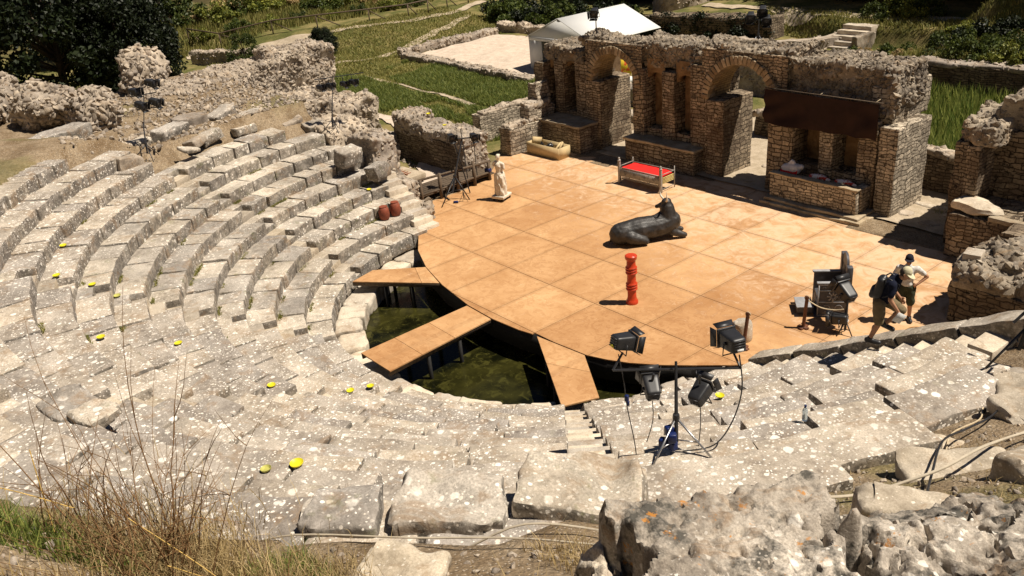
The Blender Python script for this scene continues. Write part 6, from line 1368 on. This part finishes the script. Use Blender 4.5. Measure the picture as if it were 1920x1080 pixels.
for k, (c, s, rz, l_) in enumerate(SL_):
    m = MB(); z = float(hgt(np.array([c[0]]), np.array([c[1]]))[0]) if k not in (13, 14) else c[2]-s[2]*.3
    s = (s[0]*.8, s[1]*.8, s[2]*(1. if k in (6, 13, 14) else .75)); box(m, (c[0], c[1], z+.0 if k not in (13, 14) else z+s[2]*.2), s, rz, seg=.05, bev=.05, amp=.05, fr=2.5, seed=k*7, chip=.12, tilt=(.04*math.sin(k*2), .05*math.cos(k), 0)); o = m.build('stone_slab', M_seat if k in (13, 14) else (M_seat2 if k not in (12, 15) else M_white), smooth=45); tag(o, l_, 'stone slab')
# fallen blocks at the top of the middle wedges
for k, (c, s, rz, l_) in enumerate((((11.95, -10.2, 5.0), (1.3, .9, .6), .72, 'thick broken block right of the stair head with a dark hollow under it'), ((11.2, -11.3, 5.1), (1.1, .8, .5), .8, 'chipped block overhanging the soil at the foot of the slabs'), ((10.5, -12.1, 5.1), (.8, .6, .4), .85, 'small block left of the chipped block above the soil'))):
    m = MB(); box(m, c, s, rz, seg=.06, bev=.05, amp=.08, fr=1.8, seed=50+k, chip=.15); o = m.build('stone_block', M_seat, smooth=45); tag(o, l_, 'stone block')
# cables
M_cab = flat('pale cable', (.42, .36, .27), .7, var=.15)
def gnd(x, y, a=.03): return (x, y, float(hgt(np.array([x]), np.array([y]))[0])+a)
cable('thick_cable', 'thick pale cable curving across the brown terrace at the right', [gnd(13.35, -8.1, .12), gnd(13.6, -7.6, .1), gnd(14.0, -6.9, .2), gnd(14.1, -6.2, .3), gnd(14.1, -5.4, .2), gnd(14.2, -4.6, .15), gnd(14.4, -3.8, .3), gnd(14.6, -3.0, .3)], .017, M_cab, 'cable')
cable('cable', 'thin dark cable running down the terrace beside the thick pale one', [gnd(14.2, -7.6, .1), gnd(13.9, -6.8, .12), gnd(13.6, -5.9, .35), gnd(13.5, -5.0, .2), gnd(13.5, -4.2, .12), gnd(13.3, -3.3, .1), gnd(13.0, -2.6, .1)], .014, M_blk)
cable('cable', 'thin yellowish cable looping round the end of the thick slabs', [gnd(13.6, -6.6, .04), gnd(13.55, -5.7, .05), gnd(13.3, -4.9, .06), gnd(13.35, -4.2, .05), gnd(13.2, -3.7, .1), gnd(13.35, -3.5, .12), gnd(13.4, -3.8, .08)], .012, M_rope)
cable('cable', 'twin grey cables running along the foot of the near slabs', [gnd(9.2, -13.0, .12), gnd(10.0, -12.6, .15), gnd(10.7, -12.1, .2), gnd(11.6, -11.7, .12), gnd(12.2, -11.1, .12), gnd(12.9, -10.5, .1)], .011, M_cab)
cable('cable', 'second grey cable sagging below the twin cables', [gnd(9.0, -13.4, .1), gnd(9.9, -13.1, .1), gnd(10.8, -12.7, .1), gnd(11.7, -12.0, .1), gnd(12.4, -11.4, .12), gnd(13.0, -10.9, .1)], .009, M_cab)
# soil pebbles
rg = np.random.RandomState(55); n = 9000; P_ = np.column_stack([rg.uniform(5, 16.5, n), rg.uniform(-17, -2, n)]); r_ = np.hypot(P_[:, 0], P_[:, 1]); azz = np.degrees(np.arctan2(P_[:, 1], P_[:, 0])) % 360
rt_ = np.where(azz > 321, 13.9, 16.9); P_ = P_[(r_ > rt_)]; m = MB(); sub_ = .015+.05*rg.rand(len(P_))**4
stones(m, np.column_stack([P_, hgt(P_[:, 0], P_[:, 1])+.005]), sub_, rg, 1); o = m.build('pebbles', M_rub, smooth=50); tag(o, 'small stones and gravel littering the brown foreground soil', 'pebbles', kind='stuff')
# dry grass and weeds
def tufts(name, mat, label, n, f, h, w, lean, seed, cl=None):
    rg = np.random.RandomState(seed); P_ = f(rg, n); return grass_patch(name, mat, label, P_, h, rg, w, lean)
def ring_area(x0, x1, y0, y1, dens=-.1, rmin=16.9, rminR=14.2, sc=1.1):
    def f(rg, n):
        P_ = np.column_stack([rg.uniform(x0, x1, n), rg.uniform(y0, y1, n)]); r = np.hypot(P_[:, 0], P_[:, 1]); az = np.degrees(np.arctan2(P_[:, 1], P_[:, 0])) % 360
        return P_[(r > np.where(az > 321, rminR, np.where(az < 252, 15.1, rmin))) & (fbm(np.column_stack([P_*sc, 0*r]), 3) > dens)]
    return f
tufts('dry_grass', M_dry, 'dry straw grass over the near soil bank', 60000, ring_area(5, 14.5, -18, -11, -.1), .22, .0045, 1.2, 1)
tufts('dry_grass', M_dry, 'thin dry grass on the right terrace', 4000, ring_area(12.5, 16.5, -10, -3, .2), .10, .005, 1.2, 2)
tufts('green_weeds', M_grassb, 'green weeds on the bank at the lower left', 60000, ring_area(4.5, 12., -17, -12.8, -.02, sc=1.2), .18, .006, 1., 3)
# tall dry shrub, many arching twigs from one root
M_twig = flat('brown twigs', (.22, .12, .05), .8, var=.35, scale=30)
M_straw = flat('golden straw', (.55, .36, .10), .7, var=.2)
def shrub(name, label, base, n, h, spread, seed, toward, grassn=0):
    t = thing(name, label, 'shrub', base); rg = np.random.RandomState(seed); m = MB(); b = Vector(base)
    for k in range(n):
        a = rg.uniform(0, 6.28); L = h*rg.uniform(.35, 1.); tilt = rg.uniform(.05, .75)*spread; d = Vector((math.cos(a)*tilt, math.sin(a)*tilt, 1)).normalized(); p = b+Vector((rg.normal(0, .14), rg.normal(0, .14), -.05)); pts = [p.copy()]
        cur = Vector((rg.normal(0, .12), rg.normal(0, .12), -.04))
        for s in range(9):
            d = (d+cur*.35+Vector(rg.normal(0, .05, 3))).normalized(); p = p+d*L/9; pts.append(p.copy())
        r0 = rg.uniform(.0035, .0075); tube(m, pts, list(np.linspace(r0, .0012, 10)), 4, cap=False)
        for j in range(rg.randint(1, 5)):
            i = rg.randint(3, 8); q = pts[i].copy(); dd = (d+Vector(rg.normal(0, .7, 3))).normalized(); sp = [q.copy()]
            for s in range(4): dd = (dd+Vector(rg.normal(0, .1, 3))).normalized(); q = q+dd*L*.07; sp.append(q.copy())
            tube(m, sp, list(np.linspace(r0*.55, .0009, 5)), 3, cap=False)
    m.build('twigs', M_twig, t)
    if grassn:
        g = MB(); B_ = np.array(base)+np.column_stack([rg.normal(0, .30, grassn), rg.normal(0, .30, grassn), np.full(grassn, -.05)]); hh = rg.uniform(.1, .42, grassn)*h*.55; a = rg.uniform(0, 6.28, grassn); ln = hh*rg.uniform(.2, 1.0, grassn)
        tp = B_+np.column_stack([ln*np.cos(a), ln*np.sin(a), hh]); md = (B_+tp)/2+np.column_stack([-.2*ln*np.cos(a), -.2*ln*np.sin(a), .15*hh]); c = rg.uniform(0, 6.28, grassn); dv = np.column_stack([np.cos(c), np.sin(c), 0*c])*.0028
        V = np.stack([B_-dv, B_+dv, md+dv*.8, md-dv*.8, tp], 1).reshape(-1, 3); i = np.arange(grassn)[:, None]*5; g.add(V, q=i+np.array([[0, 1, 2, 3]]), t=i+np.array([[3, 2, 4]])); o = g.build('dry_leaves', M_dry, t)
    return t
SB_ = gnd(11.9, -14.05, 0)
shrub('dry_shrub', 'tall bare brown twiggy shrub rising from dry grass at the lower left', SB_, 55, 1.5, .9, 5, None, 5000)
shrub('dry_shrub', 'smaller sparse twig clump right of the tall bare shrub', gnd(12.25, -13.5, 0), 22, .9, 1.0, 8, None, 2500)
shrub('dry_shrub', 'few very tall thin arching stems standing above the bare shrub', gnd(11.95, -13.95, 0), 11, 2.3, .75, 23, None, 0)
shrub('dry_shrub', 'sparse leaning golden stems left of the tall bare shrub', gnd(11.5, -14.4, 0), 12, 1.5, 1.0, 29, None, 1200)
for k, (a_, b_, l_) in enumerate((((11.0, -14.9, .35), (11.75, -14.35, .42), 'yellow straw stalk lying slanted at the left edge'), ((11.6, -14.5, .05), (11.5, -14.45, .75), 'pale upright straw stalk left of the shrub'), ((12.1, -14.0, .30), (13.0, -13.3, .15), 'golden straw stalk bent to the right of the shrub'), ((11.9, -14.1, .55), (12.6, -13.6, .2), 'long golden stalk crossing the shrub'))):
    A_ = gnd(a_[0], a_[1], a_[2]); B_ = gnd(b_[0], b_[1], b_[2]); cable('straw_stalk', l_, [A_, tuple((np.array(A_)+np.array(B_))/2+np.array([0, 0, .03])), B_], .0035, M_straw, 'straw stalk')
